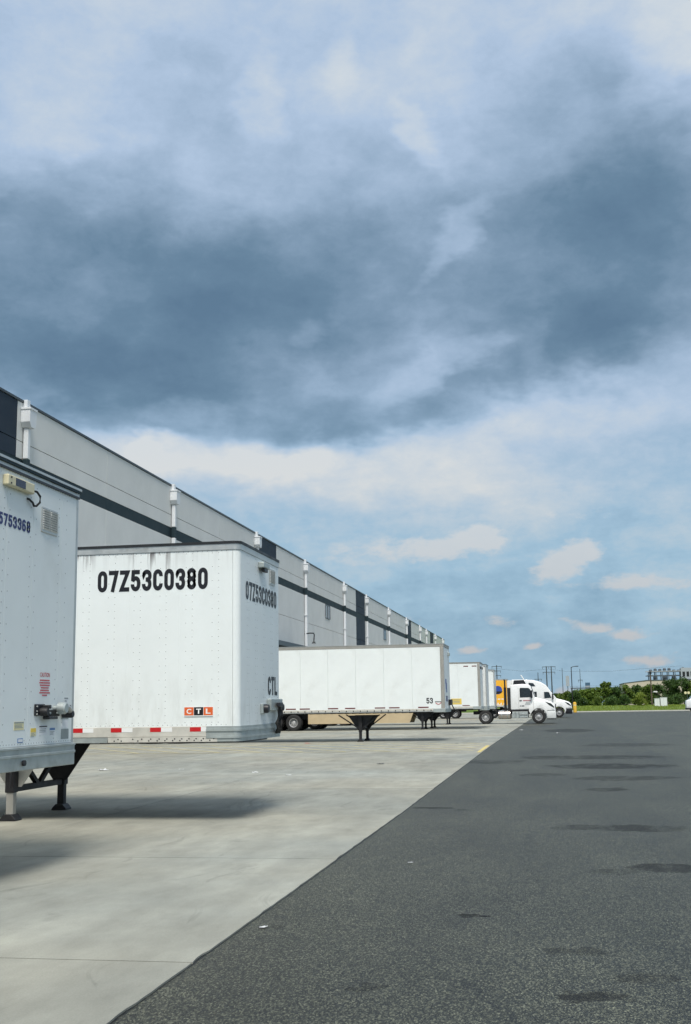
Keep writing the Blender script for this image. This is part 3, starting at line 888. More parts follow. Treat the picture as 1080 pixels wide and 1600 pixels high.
    # bottom side rails
    for s_, yy in ((-1, 0), (1, TW)):
        y0, y1 = sorted((yy + s_ * .012, yy - s_ * .05))
        MB().box(-L, -.501, y0, y1, zb + .075, zw).build('side_rail', M['alu_pale'], r, bevel=.004, seg=1)
        y0, y1 = sorted((yy + s_ * .004, yy - s_ * .05))
        MB().box(-L, -.501, y0, y1, zb + .03, zb + .073).build('rail_lip', M['alu'], r)
    # floor frame: cross members under the floor
    mb = MB()
    x = -.6
    while x > -L:
        mb.box(x - .03, x + .03, .06, TW - .06, zb - .02, zb + .09); x -= .31
    mb.build('floor_frame', M['dark_metal'], r)['kind'] = 'stuff'
    MB().box(-1.4, -.1, .5, TW - .5, zb - .03, zb + .045).build('coupler_plate', M['dark_metal'], r)
    # rear frame and doors
    MB().box(-L - .03, -L + .02, 0, TW, zb, top - .02).build('rear_frame', M['galv'], r)
    for y0 in (.08, TW / 2 + .005):
        MB().box(-L - .05, -L - .032, y0, y0 + TW / 2 - .085, zb + .15, top - .15).build('rear_door', M[wm], r)
    MB().box(-L - .02, -L + .06, .3, TW - .3, .52, .62).bar((-L + .02, .6, .6), (-L + .02, .6, zb), .07).bar((-L + .02, TW - .6, .6), (-L + .02, TW - .6, zb), .07).build('underride_guard', M['dark_metal'], r)
    if gear: landing_gear(r, lit=(style == 'rivet'), zc=.47 if style == 'rivet' else .6)
    bx = bogie or -11.9
    for ax in (bx, bx - 1.25):
        for yy, sd in ((.16, -1), (TW - .16, 1)):
            wheel(r, ax, yy, sd)
        wheel(r, ax, .49, -1); wheel(r, ax, TW - .49, 1)
        MB().tube([(ax, .2, .51), (ax, TW - .2, .51)], .07, 10).build('axle', M['dark_metal'], r)
    MB().box(bx - 2.1, bx + 1.1, .85, .95, .72, zb - .02).box(bx - 2.1, bx + 1.1, TW - .95, TW - .85, .72, zb - .02).build('slider_frame', M['dark_metal'], r)
    for yy in (.02, TW - .64):
        MB().box(bx - 2.12, bx - 2.10, yy, yy + .62, .28, zb - .02).build('mud_flap', M['rubber'], r)
    if skirt:
        for yy in (.06, TW - .085):
            MB().prism([(bx + .95, 1.2), (-4.2, 1.2), (-4.5, .42), (bx + .95, .42)], 'y', yy, yy + .025).build('side_skirt', M['skirt'], r)
    # conspicuity tape along the side rail
    if tape_step:
        for (xa, xb, m_) in tape_step:
            for yy in (-.0145, TW + .0135):
                MB().box(xa, xb, yy, yy + .001, zw - .072, zw - .008).build('reflector', M[m_], r)
    else:
        x = -.7; i = 0
        while x > -L + .6:
            wt = .45
            for yy in (-.004, TW + .003):
                MB().box(x - wt, x, yy, yy + .001, zw + .03, zw + .08).build('reflector', M[tape], r)
            x -= [1.25, .62, 1.3, .75][i % 4]; i += 1
    return r


def louvre_vent(r, y0, y1, z0, z1, x=0.0, rows=9):
    v = MB().box(x, x + .012, y0, y1, z0, z1).build('vent', M['alu'], r, bevel=.004, seg=1)
    wdt = (y1 - y0 - .07) / 2
    mb = MB()
    for c in range(2):
        a = y0 + .02 + c * (wdt + .03)
        for k in range(rows):
            zz = z0 + .03 + (z1 - z0 - .05) * k / rows
            dz = (z1 - z0 - .05) / rows
            mb.prism([(x + .0125, zz), (x + .0125, zz + dz * .7), (x + .032, zz + dz * .55)], 'y', a, a + wdt)
    mb.build('louvre', M['white_dull'], v)
    mb = MB()
    for c in range(2):
        a = y0 + .02 + c * (wdt + .03)
        for k in range(rows):
            zz = z0 + .03 + (z1 - z0 - .05) * k / rows; dz = (z1 - z0 - .05) / rows
            mb.box(x + .0125, x + .0145, a, a + wdt, zz + dz * .72, zz + dz * .98)
    mb.build('slot', M['black'], v)
    return v


# --- trailer 1: only its front end is in view
T1 = trailer(-5.36, 9.86, 'white trailer at the left picture edge, number ending 5753368, red caution text', L=15.6, top=4.18, rail_z=(1.12, 1.30), corner='alu', style='sheet', gear=True, group='trailers backed to the docks', wm='white', top_rail=.085)
X0 = -.004
sheetx = .0
for y0, y1 in ((.056, .82), (.825, 1.42), (1.425, 2.13), (2.135, TW - .056)):
    MB().box(X0, 0.0, y0, y1, 1.303, 4.09).build('front_sheet', M['white'], T1)
pts = []
for yy in (.12, .30, .76, .88, 1.36, 1.49, 2.07, 2.27):
    z = 1.36
    while z < 4.05:
        pts.append((.0, yy, z)); z += .105 if yy in (1.36, .76, 2.07) else .165
yy = .1
while yy < TW - .06:
    pts.append((.0, yy, 1.325)); pts.append((.0, yy, 4.07)); yy += .062
rivets('rivets', pts, (1, 0, 0), T1, .0085)
MB().box(.0, .03, -.014, TW + .014, 4.135, 4.162).build('rail_groove', M['stripe'], T1)
MB().box(.019, .034, -.016, TW + .016, 4.164, 4.19).build('roof_edge', M['alu'], T1)
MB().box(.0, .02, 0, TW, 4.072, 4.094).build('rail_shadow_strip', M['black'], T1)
lb = MB().box(.001, .065, .70, 1.30, 3.90, 4.01).build('marker_light', M['cream'], T1, bevel=.012)
MB().box(.066, .068, .86, 1.08, 3.915, 3.995).build('solar_cell', M['solar'], lb)
for z in (3.925, 3.985):
    MB().tube([(.064, .76, z), (.072, .76, z)], .01, 8).build('screw', M['black'], lb)
MB().tube([(.03, 1.30, 3.945), (.06, 1.36, 3.94), (.07, 1.42, 3.90), (.06, 1.44, 3.84), (.04, 1.40, 3.795), (.03, 1.36, 3.79), (.03, 1.33, 3.82), (.02, 1.27, 3.845), (.005, 1.25, 3.85)], .012, 7).build('cable', M['rubber'], T1, smooth=True)
louvre_vent(T1, 1.61, 2.01, 3.555, 3.83)
block_lettering('number_decal', '5753368', M['navy_ink'], T1, (.003, .64, 3.495), .71, .125, 'front')
lettering('caution_decal', 'CAUTION', M['red_ink'], T1, (.003, 1.69, 2.012), .24, .045, 'front', .012)
for k in range(7):
    wdt = [.25, .27, .24, .19, .22, .26, .12][k]; z = 1.982 - k * .0262; x = 1.815 - wdt / 2
    mb = MB()
    while x < 1.815 + wdt / 2 - .01:
        ww = random.uniform(.012, .03); mb.box(.001, .003, x, min(x + ww, 1.815 + wdt / 2), z - .013, z); x += ww + .007
    mb.build('caution_line', M['red_ink'], T1)


def sticker(r, y0, y1, z0, z1, m_, head=None, hh=.3, nm='sticker'):
    s_ = MB().box(.0005, .0025, y0, y1, z0, z1).build(nm, M[m_], r)
    if head:
        MB().box(.0026, .0035, y0 + .004, y1 - .004, z1 - (z1 - z0) * hh, z1 - .004).build('print', M[head], s_)
        for k in range(3):
            z = z1 - (z1 - z0) * (hh + .15 + .16 * k)
            MB().box(.0026, .0034, y0 + .012, y1 - random.uniform(.012, .05), z - .006, z).build('print', M['grey_st'], s_)
    return s_


sticker(T1, 1.12, 1.34, 1.465, 1.55, 'cream_st', 'grey_st', .2)
sticker(T1, 1.50, 1.63, 1.395, 1.48, 'cream_st', 'yellow_st', .5)
sticker(T1, 1.70, 1.90, 1.40, 1.50, 'pale_st', 'black', .16)
sticker(T1, 1.96, 2.10, 1.39, 1.475, 'pale_st', 'blue_st', .32)
sticker(T1, 1.21, 1.33, 1.338, 1.382, 'blue_st'); sticker(T1, 1.222, 1.318, 1.346, 1.374, 'pale_st').location.x = .0025
sticker(T1, 2.26, 2.45, 1.56, 1.69, 'grey_st', nm='plate'); sticker(T1, 2.27, 2.44, 1.465, 1.55, 'pale_st')
sticker(T1, 2.26, 2.46, 1.345, 1.455, 'grey_st', nm='plate'); sticker(T1, 2.32, 2.43, 1.71, 1.80, 'pale_st', 'grey_st', .2)
# air and electric couplings
ga = MB().box(.001, .02, 1.57, 1.80, 1.605, 1.725).build('coupling_plate', M['black'], T1, bevel=.005, seg=1)
for (yy, z) in ((1.60, 1.70), (1.60, 1.65), (1.60, 1.62), (1.77, 1.62)):
    MB().tube([(.02, yy, z), (.028, yy, z)], .009, 6).build('bolt', M['alu'], ga)
MB().lathe([(.0, .10), (.035, .10), (.045, .08), (.045, .02)], (.0, 1.70, 1.645), 'x', 14).build('socket', M['dark_metal'], ga, smooth=True)
MB().box(.02, .10, 1.72, 1.79, 1.675, 1.715).build('latch', M['dark_metal'], ga, bevel=.01)
br = MB().box(.001, .055, 1.78, 2.10, 1.595, 1.665).build('coupling_bracket', M['dark_metal'], T1, bevel=.006, seg=1)
MB().box(.03, .11, 1.72, 1.93, 1.565, 1.595).build('bracket_foot', M['black'], br, bevel=.006, seg=1)
for yy, m_ in ((1.84, 'galv'), (2.02, 'galv')):
    MB().tube([(.055, yy, 1.63), (.066, yy, 1.63)], .012, 8).build('bolt', M[m_], br)
gh = MB().lathe([(.0, .15), (.05, .15), (.065, .13), (.065, .06), (.03, .04), (.03, .0)], (.0, 2.06, 1.68), 'x', 16).build('gladhand', M['galv'], T1, smooth=True)
MB().tube([(.1, 2.06, 1.69), (.13, 2.14, 1.69), (.12, 2.22, 1.655), (.07, 2.28, 1.62)], .028, 8).build('elbow', M['alu'], gh, smooth=True)
MB().lathe([(.0, .14), (.035, .14), (.042, .12), (.042, .02)], (.0, 2.26, 1.615), 'x', 14).build('gladhand', M['black'], T1, smooth=True)
MB().box(.02, .12, 2.17, 2.25, 1.685, 1.715).build('latch', M['black'], T1, bevel=.008)
MB().tube([(.026, .9 + .4, 1.135), (.05, .9 + .4, 1.135)], .03, 10).build('rail_bolt', M['black'], T1)

# --- trailer 2: white riveted trailer with the large number
m2 = M['white'].copy(); m2.name = 'white_paint_rust_streaked'; M['white_streak'] = m2
t = NT(m2.node_tree)
co = t.n('ShaderNodeNewGeometry').outputs['Position']
sp = t.n('ShaderNodeSeparateXYZ', {0: co})
nz = t.noise(co, 1.4, 6, .6)
colr = t.n('ShaderNodeVectorMath', {0: (.775, .815, .805), 'Scale': t.mapr(nz, .3, .7, .97, 1.03)}, operation='SCALE').outputs[0]
low = t.math('MULTIPLY', t.mapr(sp.outputs[2], 1.35, 2.4, .35, 0), t.mapr(t.noise(t.vmath('MULTIPLY', co, (3, 3, .7)), 2.5, 6, .65), .42, .7, 0, 1, True))
colr = t.mix(low, colr, (.45, .46, .43, 1))
st = t.noise(t.vmath('MULTIPLY', co, (13, 13, .35)), 1.0, 5, .7)
len_ = t.noise(t.vmath('MULTIPLY', co, (9, 9, 0)), 1.0, 3, .6)
reach = t.mapr(len_, .35, .65, .04, .48)
dz = t.math('SUBTRACT', 4.0, sp.outputs[2])
fade = t.math('SUBTRACT', 1, t.math('DIVIDE', dz, reach), clamp=True)
zone = t.math('MAXIMUM', t.mapr(t.math('ABSOLUTE', t.math('SUBTRACT', sp.outputs[0], -5.95)), .15, .45, 1, .12, True), t.mapr(t.math('ABSOLUTE', t.math('SUBTRACT', sp.outputs[0], -7.05)), .05, .25, .8, 0, True))
streak = t.math('MULTIPLY', t.math('MULTIPLY', t.mapr(st, .46, .58, 0, 1, True), fade), zone)
streak = t.math('MULTIPLY', streak, t.mapr(sp.outputs[1], 16.66, 16.72, 1, 0))
colr = t.mix(t.math('MULTIPLY', streak, .9), colr, (.07, .05, .05, 1))
finish(t, Base_Color=colr, Roughness=.4, Normal=t.n('ShaderNodeBump', {'Height': t.noise(co, 1.3, 3, .5), 'Strength': .3, 'Distance': .02}).outputs[0])

tp = []
xx = -.52
seq = [('tape_red', .165), ('tape_white', .155), ('alu_pale', .0)]
for k in range(24):
    xr = -.58 - k * .615
    if xr < -15.6: break
    tp += [(xr - .17, xr, 'tape_red'), (xr, min(xr + .17, -.40), 'tape_white')]
T2 = trailer(-4.58, 16.64, 'white riveted trailer marked 07Z53C0380 with rust streaks under its top rail', corner='round', wm='white_streak', style='rivet', panel_w=.82, tape_step=tp, top_rail=.10)
pts = []
xx = -.32; i = 0
while xx > -7.2:
    for dx, st_ in ((0, .105), (-.10, .21)):
        z = 1.45
        while z < 3.98:
            pts.append((xx + dx, 0, z)); z += st_
    xx -= .41
xx = -.2
while xx > -7.2:
    pts.append((xx, 0, 1.415)); pts.append((xx, 0, 3.995)); xx -= .075
rivets('rivets', pts, (0, -1, 0), T2, .0085)
pts = []
for yy in (.45, .55, .95, 1.05, 1.45, 1.55, 1.95, 2.05, 2.4):
    z = 1.45
    while z < 3.98: pts.append((0, yy, z)); z += .12
rivets('rivets', pts, (1, 0, 0), T2, .0085)
pts = []
mb = MB()
# perforated stiffener plate on the lower rail
spl = MB().box(-2.02, -.33, -.022, -.0125, 1.168, 1.243).build('rail_plate', M['alu_pale'], T2)
for k, xx in enumerate([-1.92, -1.86, -1.81, -1.63, -1.55, -1.49, -1.38, -1.35, -1.25, -1.22, -1.13, -1.10, -1.01, -.98, -.90, -.87, -.79, -.76, -.68, -.65, -.57, -.54, -.44, -.38]):
    MB().tube([(xx, -.0225, 1.19 + .025 * (k % 2)), (xx, -.024, 1.19 + .025 * (k % 2))], .011, 8).build('hole', M['black'], spl)
MB().box(-6, -2.03, -.02, -.0125, 1.165, 1.235).build('rail_plate', M['galv'], T2)
block_lettering('number_decal', '07Z53C0380', M['black_ink'], T2, (-2.24, -.003, 3.425), 1.75, .325, 'side')
block_lettering('number_decal', '07Z53C0380', M['black_ink'], T2, (.003, .36, 3.29), 1.98, .285, 'front')
block_lettering('letter_decal', 'CTL', M['black_ink'], T2, (.003, 1.74, 1.85), .64, .30, 'front')
lg = MB().box(-.845, -.395, -.004, -.001, 1.525, 1.68).build('emblem_decal', M['tape_white'], T2)
for k, (ch, m_) in enumerate((('C', 'orange'), ('T', 'black_ink'), ('L', 'orange'))):
    xa = -.84 + k * .148
    MB().box(xa, xa + .142, -.0055, -.0042, 1.553, 1.672).build('emblem_square', M[m_], lg)
    lettering('emblem_letter', ch, M['tape_white'], lg, (xa + .034, -.0065, 1.575), .074, .075, 'side', .03)
MB().box(-.84, -.40, -.0055, -.0042, 1.530, 1.540).build('emblem_line', M['grey_st'], lg)
ml = MB().box(.001, .10, 1.12, 1.50, 3.86, 3.95).build('marker_light', M['galv'], T2, bevel=.012)
MB().box(.03, .09, 1.20, 1.42, 3.80, 3.859).build('lens', M['black'], ml, bevel=.008)
louvre_vent(T2, 1.85, 2.21, 3.66, 3.93)
bxp = MB().box(.001, .08, 1.66, 2.44, 1.60, 1.79).build('coupling_box', M['galv'], T2, bevel=.01, seg=1)
MB().box(.10, .16, 1.9, 2.15, 1.66, 1.73).build('latch', M['black'], bxp, bevel=.01)
MB().lathe([(.0, .13), (.05, .13), (.06, .11), (.06, .05)], (.0, 2.16, 1.66), 'x', 14).build('gladhand', M['black'], bxp, smooth=True)
MB().lathe([(.0, .13), (.05, .13), (.06, .11), (.06, .05)], (.0, 2.32, 1.65), 'x', 14).build('gladhand', M['black'], bxp, smooth=True)
pg = MB().box(.001, .05, 1.24, 1.55, 1.56, 1.71).build('coupling_plate', M['galv'], T2, bevel=.006, seg=1)
MB().lathe([(.0, .12), (.06, .12), (.07, .09), (.07, .04)], (.0, 1.33, 1.635), 'x', 14).build('socket', M['black'], pg, smooth=True)
for k in range(3):
    a = 2.12 + k * .09
    MB().tube([(.09, a, 1.64), (.11, a - .05, 1.52), (.08, a - .12, 1.40), (.10, a - .1, 1.31), (.05, a, 1.25)], .026, 7).build('cable', M['rubber'], T2, smooth=True)
MB().box(-.045, -.024, TW - .045, TW - .024, 2.35, 2.85).build('reflector', M['yellow_pole'], T2)

# --- trailer 3: plate trailer with the 53
T3 = trailer(-4.62, 49.6, 'white smooth sided trailer marked 53 with grey corner post, landing gear in clear view', corner='post', style='plate', rail_z=(1.21, 1.37), tape='tape_dark', roofm='alu', panel_w=1.225, top_rail=.13)
block_lettering('number_decal', '53', M['black_ink'], T3, (-.79, -.003, 1.58), .28, .24, 'side', .18)
mb = MB().tube([(-.40, -.003, 1.61), (-.33, -.003, 1.56), (-.27, -.003, 1.545), (-.20, -.003, 1.57), (-.16, -.003, 1.63)], .014, 5)
mb.build('emblem_decal', M['red_emblem'], T3)
mb = MB()
for k in range(6): mb.box(-.42 + k * .045, -.39 + k * .045, -.0045, -.001, 1.63, 1.675)
mb.build('emblem_decal', M['black_ink'], T3)
mb = MB()
x = -.6
while x > -16: mb.box(x - .02, x + .02, -.016, -.0125, 1.275, 1.325); x -= .305
mb.build('rail_slots', M['dark_metal'], T3)['kind'] = 'stuff'
mb = MB()
for (y0, y1, z0, z1) in ((.5, .95, 2.42, 2.62), (.62, 1.1, 2.2, 2.45), (.8, 1.15, 2.05, 2.22)): mb.box(.0, .004, y0, y1, z0, z1)
mb.build('emblem_decal', M['blue_logo'], T3)
for k in range(4): MB().box(.0, .004, .7 + k * .16, .80 + k * .16, 1.66, 1.9).build('letter_decal', M['navy_ink'], T3)
MB().box(.001, .08, 1.9, 2.2, 3.66, 3.8).build('marker_light', M['galv'], T3, bevel=.01)
MB().box(.001, .12, 1.7, 2.4, 1.5, 1.75).build('coupling_box', M['dark_metal'], T3, bevel=.01)
MB().tube([(.1, 2.3, 1.5), (.2, 2.3, 1.3), (.1, 2.3, 1.1)], .03, 6).build('cable', M['rubber'], T3)

# --- trailer 4 and its close neighbour
T4 = trailer(-4.55, 72.9, 'white trailer with yellow sticker, tan side skirt, directly behind the 53 trailer', corner='post', style='plate', rail_z=(1.21, 1.39), tape='tape_dark', roofm='post', skirt=True, bogie=-11.95, top_rail=.08)
MB().box(-1.85, -1.2, -.004, -.001, 1.52, 1.88).build('sticker', M['yellow_st'], T4)
for k in range(3): MB().box(-1.76, -1.30, -.0056, -.0042, 1.78 - k * .09, 1.82 - k * .09).build('print', M['grey_st'], T4)
mb = MB()
for (a, b) in ((-1.02, -.72), (-.5, -.2)): mb.box(a, b, -.004, -.001, 3.84, 3.9)
mb.build('emblem_decal', M['tape_dark'], T4)
MB().box(.001, .06, .3, .5, 3.7, 3.85).box(.001, .06, 1.9, 2.1, 3.7, 3.85).build('marker_light', M['dark_metal'], T4)
T4b = trailer(-4.42, 77.2, 'white trailer mostly hidden, only its pale front edge showing beside the yellow stickered trailer', corner='alu', style='sheet', rail_z=(1.17, 1.39), wm='white_dull', bogie=-11.6, tape='tape_dark')
T5 = trailer(-4.55, 90.0, 'white trailer coupled to the short white tractor with roof deflector', corner='alu', style='sheet', rail_z=(1.19, 1.39), gear=True, bogie=-11.8, tape='tape_dark', roofm='alu')
T6 = trailer(-4.98, 125.4, 'orange trailer with blue emblem coupled to the long white sleeper tractor', L=9.2, corner='alu', style='sheet', wm='orange_body', rail_z=(1.15, 1.35), bogie=-5.65, gear=False, tape='tape_white', roofm='alu')
em = MB().lathe([(.0, 0), (.45, 0)], (-1.0, -.004, 2.95), 'y', 20).build('emblem_decal', M['blue_logo'], T6)
MB().prism([(-1.5, 2.82), (-.5, 2.82), (-.65, 2.62), (-1.2, 2.5)], 'y', -.008, -.006).build('emblem_decal', M['black_ink'], T6)
for k in range(4): MB().box(-1.75 + k * .36, -1.5 + k * .36, -.004, -.001, 1.95, 2.05).build('letter_decal', M['tape_white'], T6)
for k in range(5): MB().prism([(-1.8 + k * .33, 1.42), (-1.6 + k * .33, 1.42), (-1.7 + k * .33, 1.66)], 'y', -.004, -.001).build('letter_decal', M['tape_white'], T6)


# ------------------------------------------------------------------ tractors (x forward, front bumper at x=0)
def cab_shell(pts, wd, name, mat, parent, y0=0, taper=0.0, bevel=.06):
    c = y0 + wd / 2
    return MB().prism(pts, 'y', y0, y0 + wd).build(name, M[mat], parent, bevel=bevel, seg=3, smooth=True)


def arch(cx, cz, r0, r1, a0, a1, n=14):
    o = [(cx + r1 * math.cos(a), cz + r1 * math.sin(a)) for a in [a0 + (a1 - a0) * i / n for i in range(n + 1)]]
    i_ = [(cx + r0 * math.cos(a), cz + r0 * math.sin(a)) for a in [a1 + (a0 - a1) * i / n for i in range(n + 1)]]
    return o + i_


def tractor(xf, yn, label, sleeper):
    r = thing('semi_tractor', label, 'truck', (xf, yn, zg(yn)), 0, 'white tractors parked at the docks')
    W = 2.45
    wx = -1.30 if not sleeper else -1.36      # front axle
    # hood
    hood = [(-.06, .55), (-.02, 1.0), (-.10, 1.42), (-.32, 1.62), (-.8, 1.78), (-1.62, 2.0), (-1.75, 2.02), (-1.75, 1.05), (-.75, 1.02), (-.72, .55)]
    bm = MB().prism(hood, 'y', .42, W - .42)
    bm.build('hood', M['white_clean'], r, bevel=.07, seg=3, smooth=True)
    # front fenders: side skins with wheel arch
    for y0, y1 in ((.03, .46), (W - .46, W - .03)):
        a = arch(wx, .52, .62, .62, R(0), R(180), 16)[:17]
        pts = [(-.10, .95), (-.06, 1.15), (-.16, 1.38), (-.45, 1.55), (-1.0, 1.62), (-1.6, 1.70), (-2.02, 1.25), (-2.02, .90), (wx - .60, .72)] + a[::-1] + [(-.62, .72), (-.2, .78)]
        MB().prism(pts, 'y', y0, y1).build('fender', M['white_clean'], r, bevel=.05, seg=2, smooth=True)
        MB().prism(arch(wx, .52, .58, .625, R(5), R(175)), 'y', y0 + .01, y1 - .01).build('wheel_arch_liner', M['black'], r)
    # bumper
    bp = MB().prism([(.0, .36), (.0, .80), (-.06, .96), (-.66, .96), (-.70, .36)], 'y', .02, W - .02).build('bumper', M['black' if sleeper else 'white_dull'], r, bevel=.06, seg=2, smooth=True)
    if not sleeper: MB().box(-.68, -.03, .05, W - .05, .30, .355).build('lower_lip', M['dark_metal'], bp)
    MB().prism([(-.10, .965), (-.11, .985), (-.66, .985), (-.66, .965)], 'y', .015, W - .015).build('bumper_gap', M['black'], bp)
    for yy in (.022, W - .03): MB().bar((-1.66, yy + .004, 1.06), (-1.66, yy + .004, 1.68), .018).build('hood_gap', M['post'], r)
    # grille and lights
    g = MB().prism([(.5, 1.0), (W - .5, 1.0), (W - .62, 1.45), (.62, 1.45)], 'x', -.055, .012).build('grille', M['black'], r, bevel=.02, seg=1)
    for k in range(5): MB().box(.013, .022, .6, W - .6, 1.05 + k * .075, 1.075 + k * .075).build('grille_bar', M['chrome'], g)
    for y0, y1 in ((.02, .30), (W - .30, W - .02)):
        MB().prism([(-.10, 1.10), (-.12, 1.26), (-.34, 1.50), (-.80, 1.64), (-.52, 1.36)], 'y', y0, y1).build('headlight', M['glass'], r, bevel=.02, seg=1)
        MB().prism([(-.06, .98), (-.08, 1.10), (-.36, 1.2), (-.3, 1.05)], 'y', y0 - .003, y1 + .003).build('side_lamp', M['lens_clear'], r)
    # cab
    zr = 2.98
    if sleeper:
        body = [(-1.62, 1.08), (-1.60, 2.02), (-2.22, 2.82), (-2.62, 3.38), (-3.2, 3.74), (-4.0, 3.95), (-4.9, 4.02), (-6.25, 4.02), (-6.25, .95), (-3.4, .95), (-2.1, 1.08)]
        win = [(-2.12, 2.05), (-2.32, 2.62), (-2.45, 2.68), (-2.86, 2.68), (-2.86, 2.0)]
        back = -6.25
    else:
        body = [(-1.60, 1.08), (-1.56, 1.98), (-1.82, 2.80), (-1.98, 2.94), (-2.4, 2.99), (-3.1, 2.96), (-3.38, 2.88), (-3.40, 1.02), (-2.1, 1.02)]
        win = [(-1.74, 1.98), (-1.88, 2.58), (-2.0, 2.68), (-2.62, 2.70), (-2.68, 2.62), (-2.68, 1.96)]
        back = -3.40
    cab = MB().prism(body, 'y', .10, W - .10).build('cab', M['white_clean'], r, bevel=.09, seg=3, smooth=True)
    # windshield as a slab laid on the raked front
    if sleeper:
        ws = [(-1.66, 2.10), (-2.20, 2.79), (-2.24, 2.76), (-1.72, 2.08)]
    else:
        ws = [(-1.575, 2.06), (-1.80, 2.76), (-1.86, 2.74), (-1.65, 2.05)]
    ws = [(a + .035, b + .02) for a, b in ws]
    MB().prism(ws, 'y', .24, W - .24).build('windshield', M['glass'], cab)
    for y0, y1, s_ in ((.088, .105, -1), (W - .105, W - .088, 1)):
        MB().prism(win, 'y', y0, y1).build('side_window', M['glass'], cab, bevel=.006, seg=1)
        # door seams and handle
        xa, xb = (-1.78, -2.95) if sleeper else (-1.70, -2.78)
        ys_ = y0 - .001 if s_ < 0 else y1 - .006
        dz = 2.72 if not sleeper else 2.74
        dr = MB().box(xb - .006, xb + .006, ys_, ys_ + .007, 1.1, dz).box(xb, xa, ys_, ys_ + .007, 1.10, 1.112).build('door_seam', M['post'], cab)
        MB().box(xb + .06, xb + .24, y0 - .03 if s_ < 0 else y1, y0 if s_ < 0 else y1 + .03, 1.72, 1.77).build('door_handle', M['black'], cab)
        # mirrors
        yo = -.22 if s_ < 0 else W + .04
        xm = -1.78 if not sleeper else -1.95
        MB().box(xm - .09, xm + .07, yo, yo + .18, 1.92, 2.50).build('mirror', M['black'], r, bevel=.03)
        MB().bar((xm, yo + .1, 2.45), (xm, .2 if s_ < 0 else W - .2, 2.5), .035).bar((xm, yo + .1, 1.98), (xm, .2 if s_ < 0 else W - .2, 1.95), .035).build('mirror_arm', M['black'], r)
        if sleeper:
            MB().box(-4.02, -3.62, y0, y1, 2.16, 2.72).build('sleeper_window', M['glass'], cab, bevel=.006, seg=1)
            MB().prism([(-4.45, 3.28), (-3.72, 3.28), (-3.95, 3.62), (-4.45, 3.68)], 'y', y0, y1).build('roof_window', M['glass'], cab)
            MB().box(-6.85, -6.24, y0 + (.0 if s_ < 0 else -.02), y0 + .03, 1.0, 3.95).build('side_extender', M['white_clean'], r, bevel=.01, seg=1)
            MB().prism([(-6.0, .40), (-3.3, .40), (-2.2, .55), (-2.2, .93), (-6.0, .93)], 'y', y0 - .02, y0 + .03).build('side_fairing', M['white_clean'], r, bevel=.01, seg=1)
        else:
            MB().box(-2.58, -2.36, ys_, ys_ + .007, 1.30, 1.36).box(-2.70, -2.62, ys_, ys_ + .007, 1.30, 1.36).build('door_mark', M['black'], cab)
            for k in range(3):
                MB().box(-2.3 + k * .03, -1.9 - k * .02, ys_, ys_ + .006, 1.42 + k * .09, 1.45 + k * .09).build('door_lettering', M['grey_st'], cab)
            for k in range(2): MB().box(-2.45, -1.85, ys_, ys_ + .006, 1.70 + k * .05, 1.72 + k * .05).build('door_lettering', M['red_emblem'], cab)
    # chassis
    tail = -6.3 if not sleeper else -9.0
    for y0 in (.8, W - .9):
        MB().box(tail, -.9, y0, y0 + .1, .72, .98).build('frame_rail', M['dark_metal'], r)
    for y0, y1 in ((.02, .7), (W - .7, W - .02)):
        xs0, xs1 = (-4.36, -3.42) if not sleeper else (-5.7, -4.2)
        if not sleeper:
            yc = (y0 + y1) / 2
            tk = MB().lathe([(.0, 0), (.28, .0), (.32, .03), (.32, xs1 - xs0 - .03), (.28, xs1 - xs0), (.0, xs1 - xs0)], (xs0, yc, .68), 'x', 24).build('fuel_tank', M['chrome'], r, smooth=True)
            for xx in (xs0 + .25, xs1 - .25):
                MB().lathe([(.328, -.03), (.334, -.03), (.334, .03), (.328, .03)], (xx, yc, .68), 'x', 24).build('tank_strap', M['galv'], tk)
            sb = MB().box(-3.30, -2.10, y0, y1, .42, .90).build('step_box', M['galv'], r, bevel=.02)
            for xx in (-3.02, -2.78): MB().box(xx - .012, xx + .012, y0 - .006, y0 + .001, .45, .88).build('box_seam', M['black'], sb)
            for zz in (.46, .68): MB().box(-2.72, -2.14, y0 - .05, y0 + .0, zz, zz + .05).build('step', M['alu'], sb)
            MB().box(-3.42, -1.95, y0 + .08, y1, .92, 1.06).build('cab_sill', M['dark_metal'], r)
    if not sleeper:
        MB().box(-3.62, -3.42, .25, W - .25, 1.0, 2.72).build('cab_back_rack', M['dark_metal'], r, bevel=.02)
        MB().tube([(-3.80, .42, .9), (-3.80, .42, 2.75)], .10, 12).build('exhaust_stack', M['dark_metal'], r, smooth=True)
        MB().tube([(-3.80, .42, 2.75), (-3.80, .42, 3.25), (-3.86, .42, 3.36)], .06, 10).build('exhaust_stack', M['dark_metal'], r, smooth=True)
        df = MB().prism([(-2.17, 2.99), (-2.10, 3.0), (-2.50, 3.68), (-2.58, 3.66)], 'y', .3, W - .3).build('roof_deflector', M['white_clean'], r, bevel=.02)
        for yy in (.38, W - .46):
            MB().prism([(-2.22, 2.97), (-2.32, 3.30), (-3.1, 3.28), (-3.17, 2.95)], 'y', yy, yy + .06).build('deflector_bracket', M['black'], df)
    # wheels
    wheel(r, wx, .17, -1, 'front'); wheel(r, wx, W - .17, 1, 'front')
    MB().tube([(wx, .2, .51), (wx, W - .2, .51)], .06, 8).build('axle', M['dark_metal'], r)
    dx = -5.33 if not sleeper else -7.0
    for ax in ((dx,) if not sleeper else (dx, dx - 1.3)):
        for yy, sd in ((.16, -1), (.49, -1), (W - .16, 1), (W - .49, 1)): wheel(r, ax, yy, sd)
        MB().tube([(ax, .2, .51), (ax, W - .2, .51)], .08, 8).build('axle', M['dark_metal'], r)
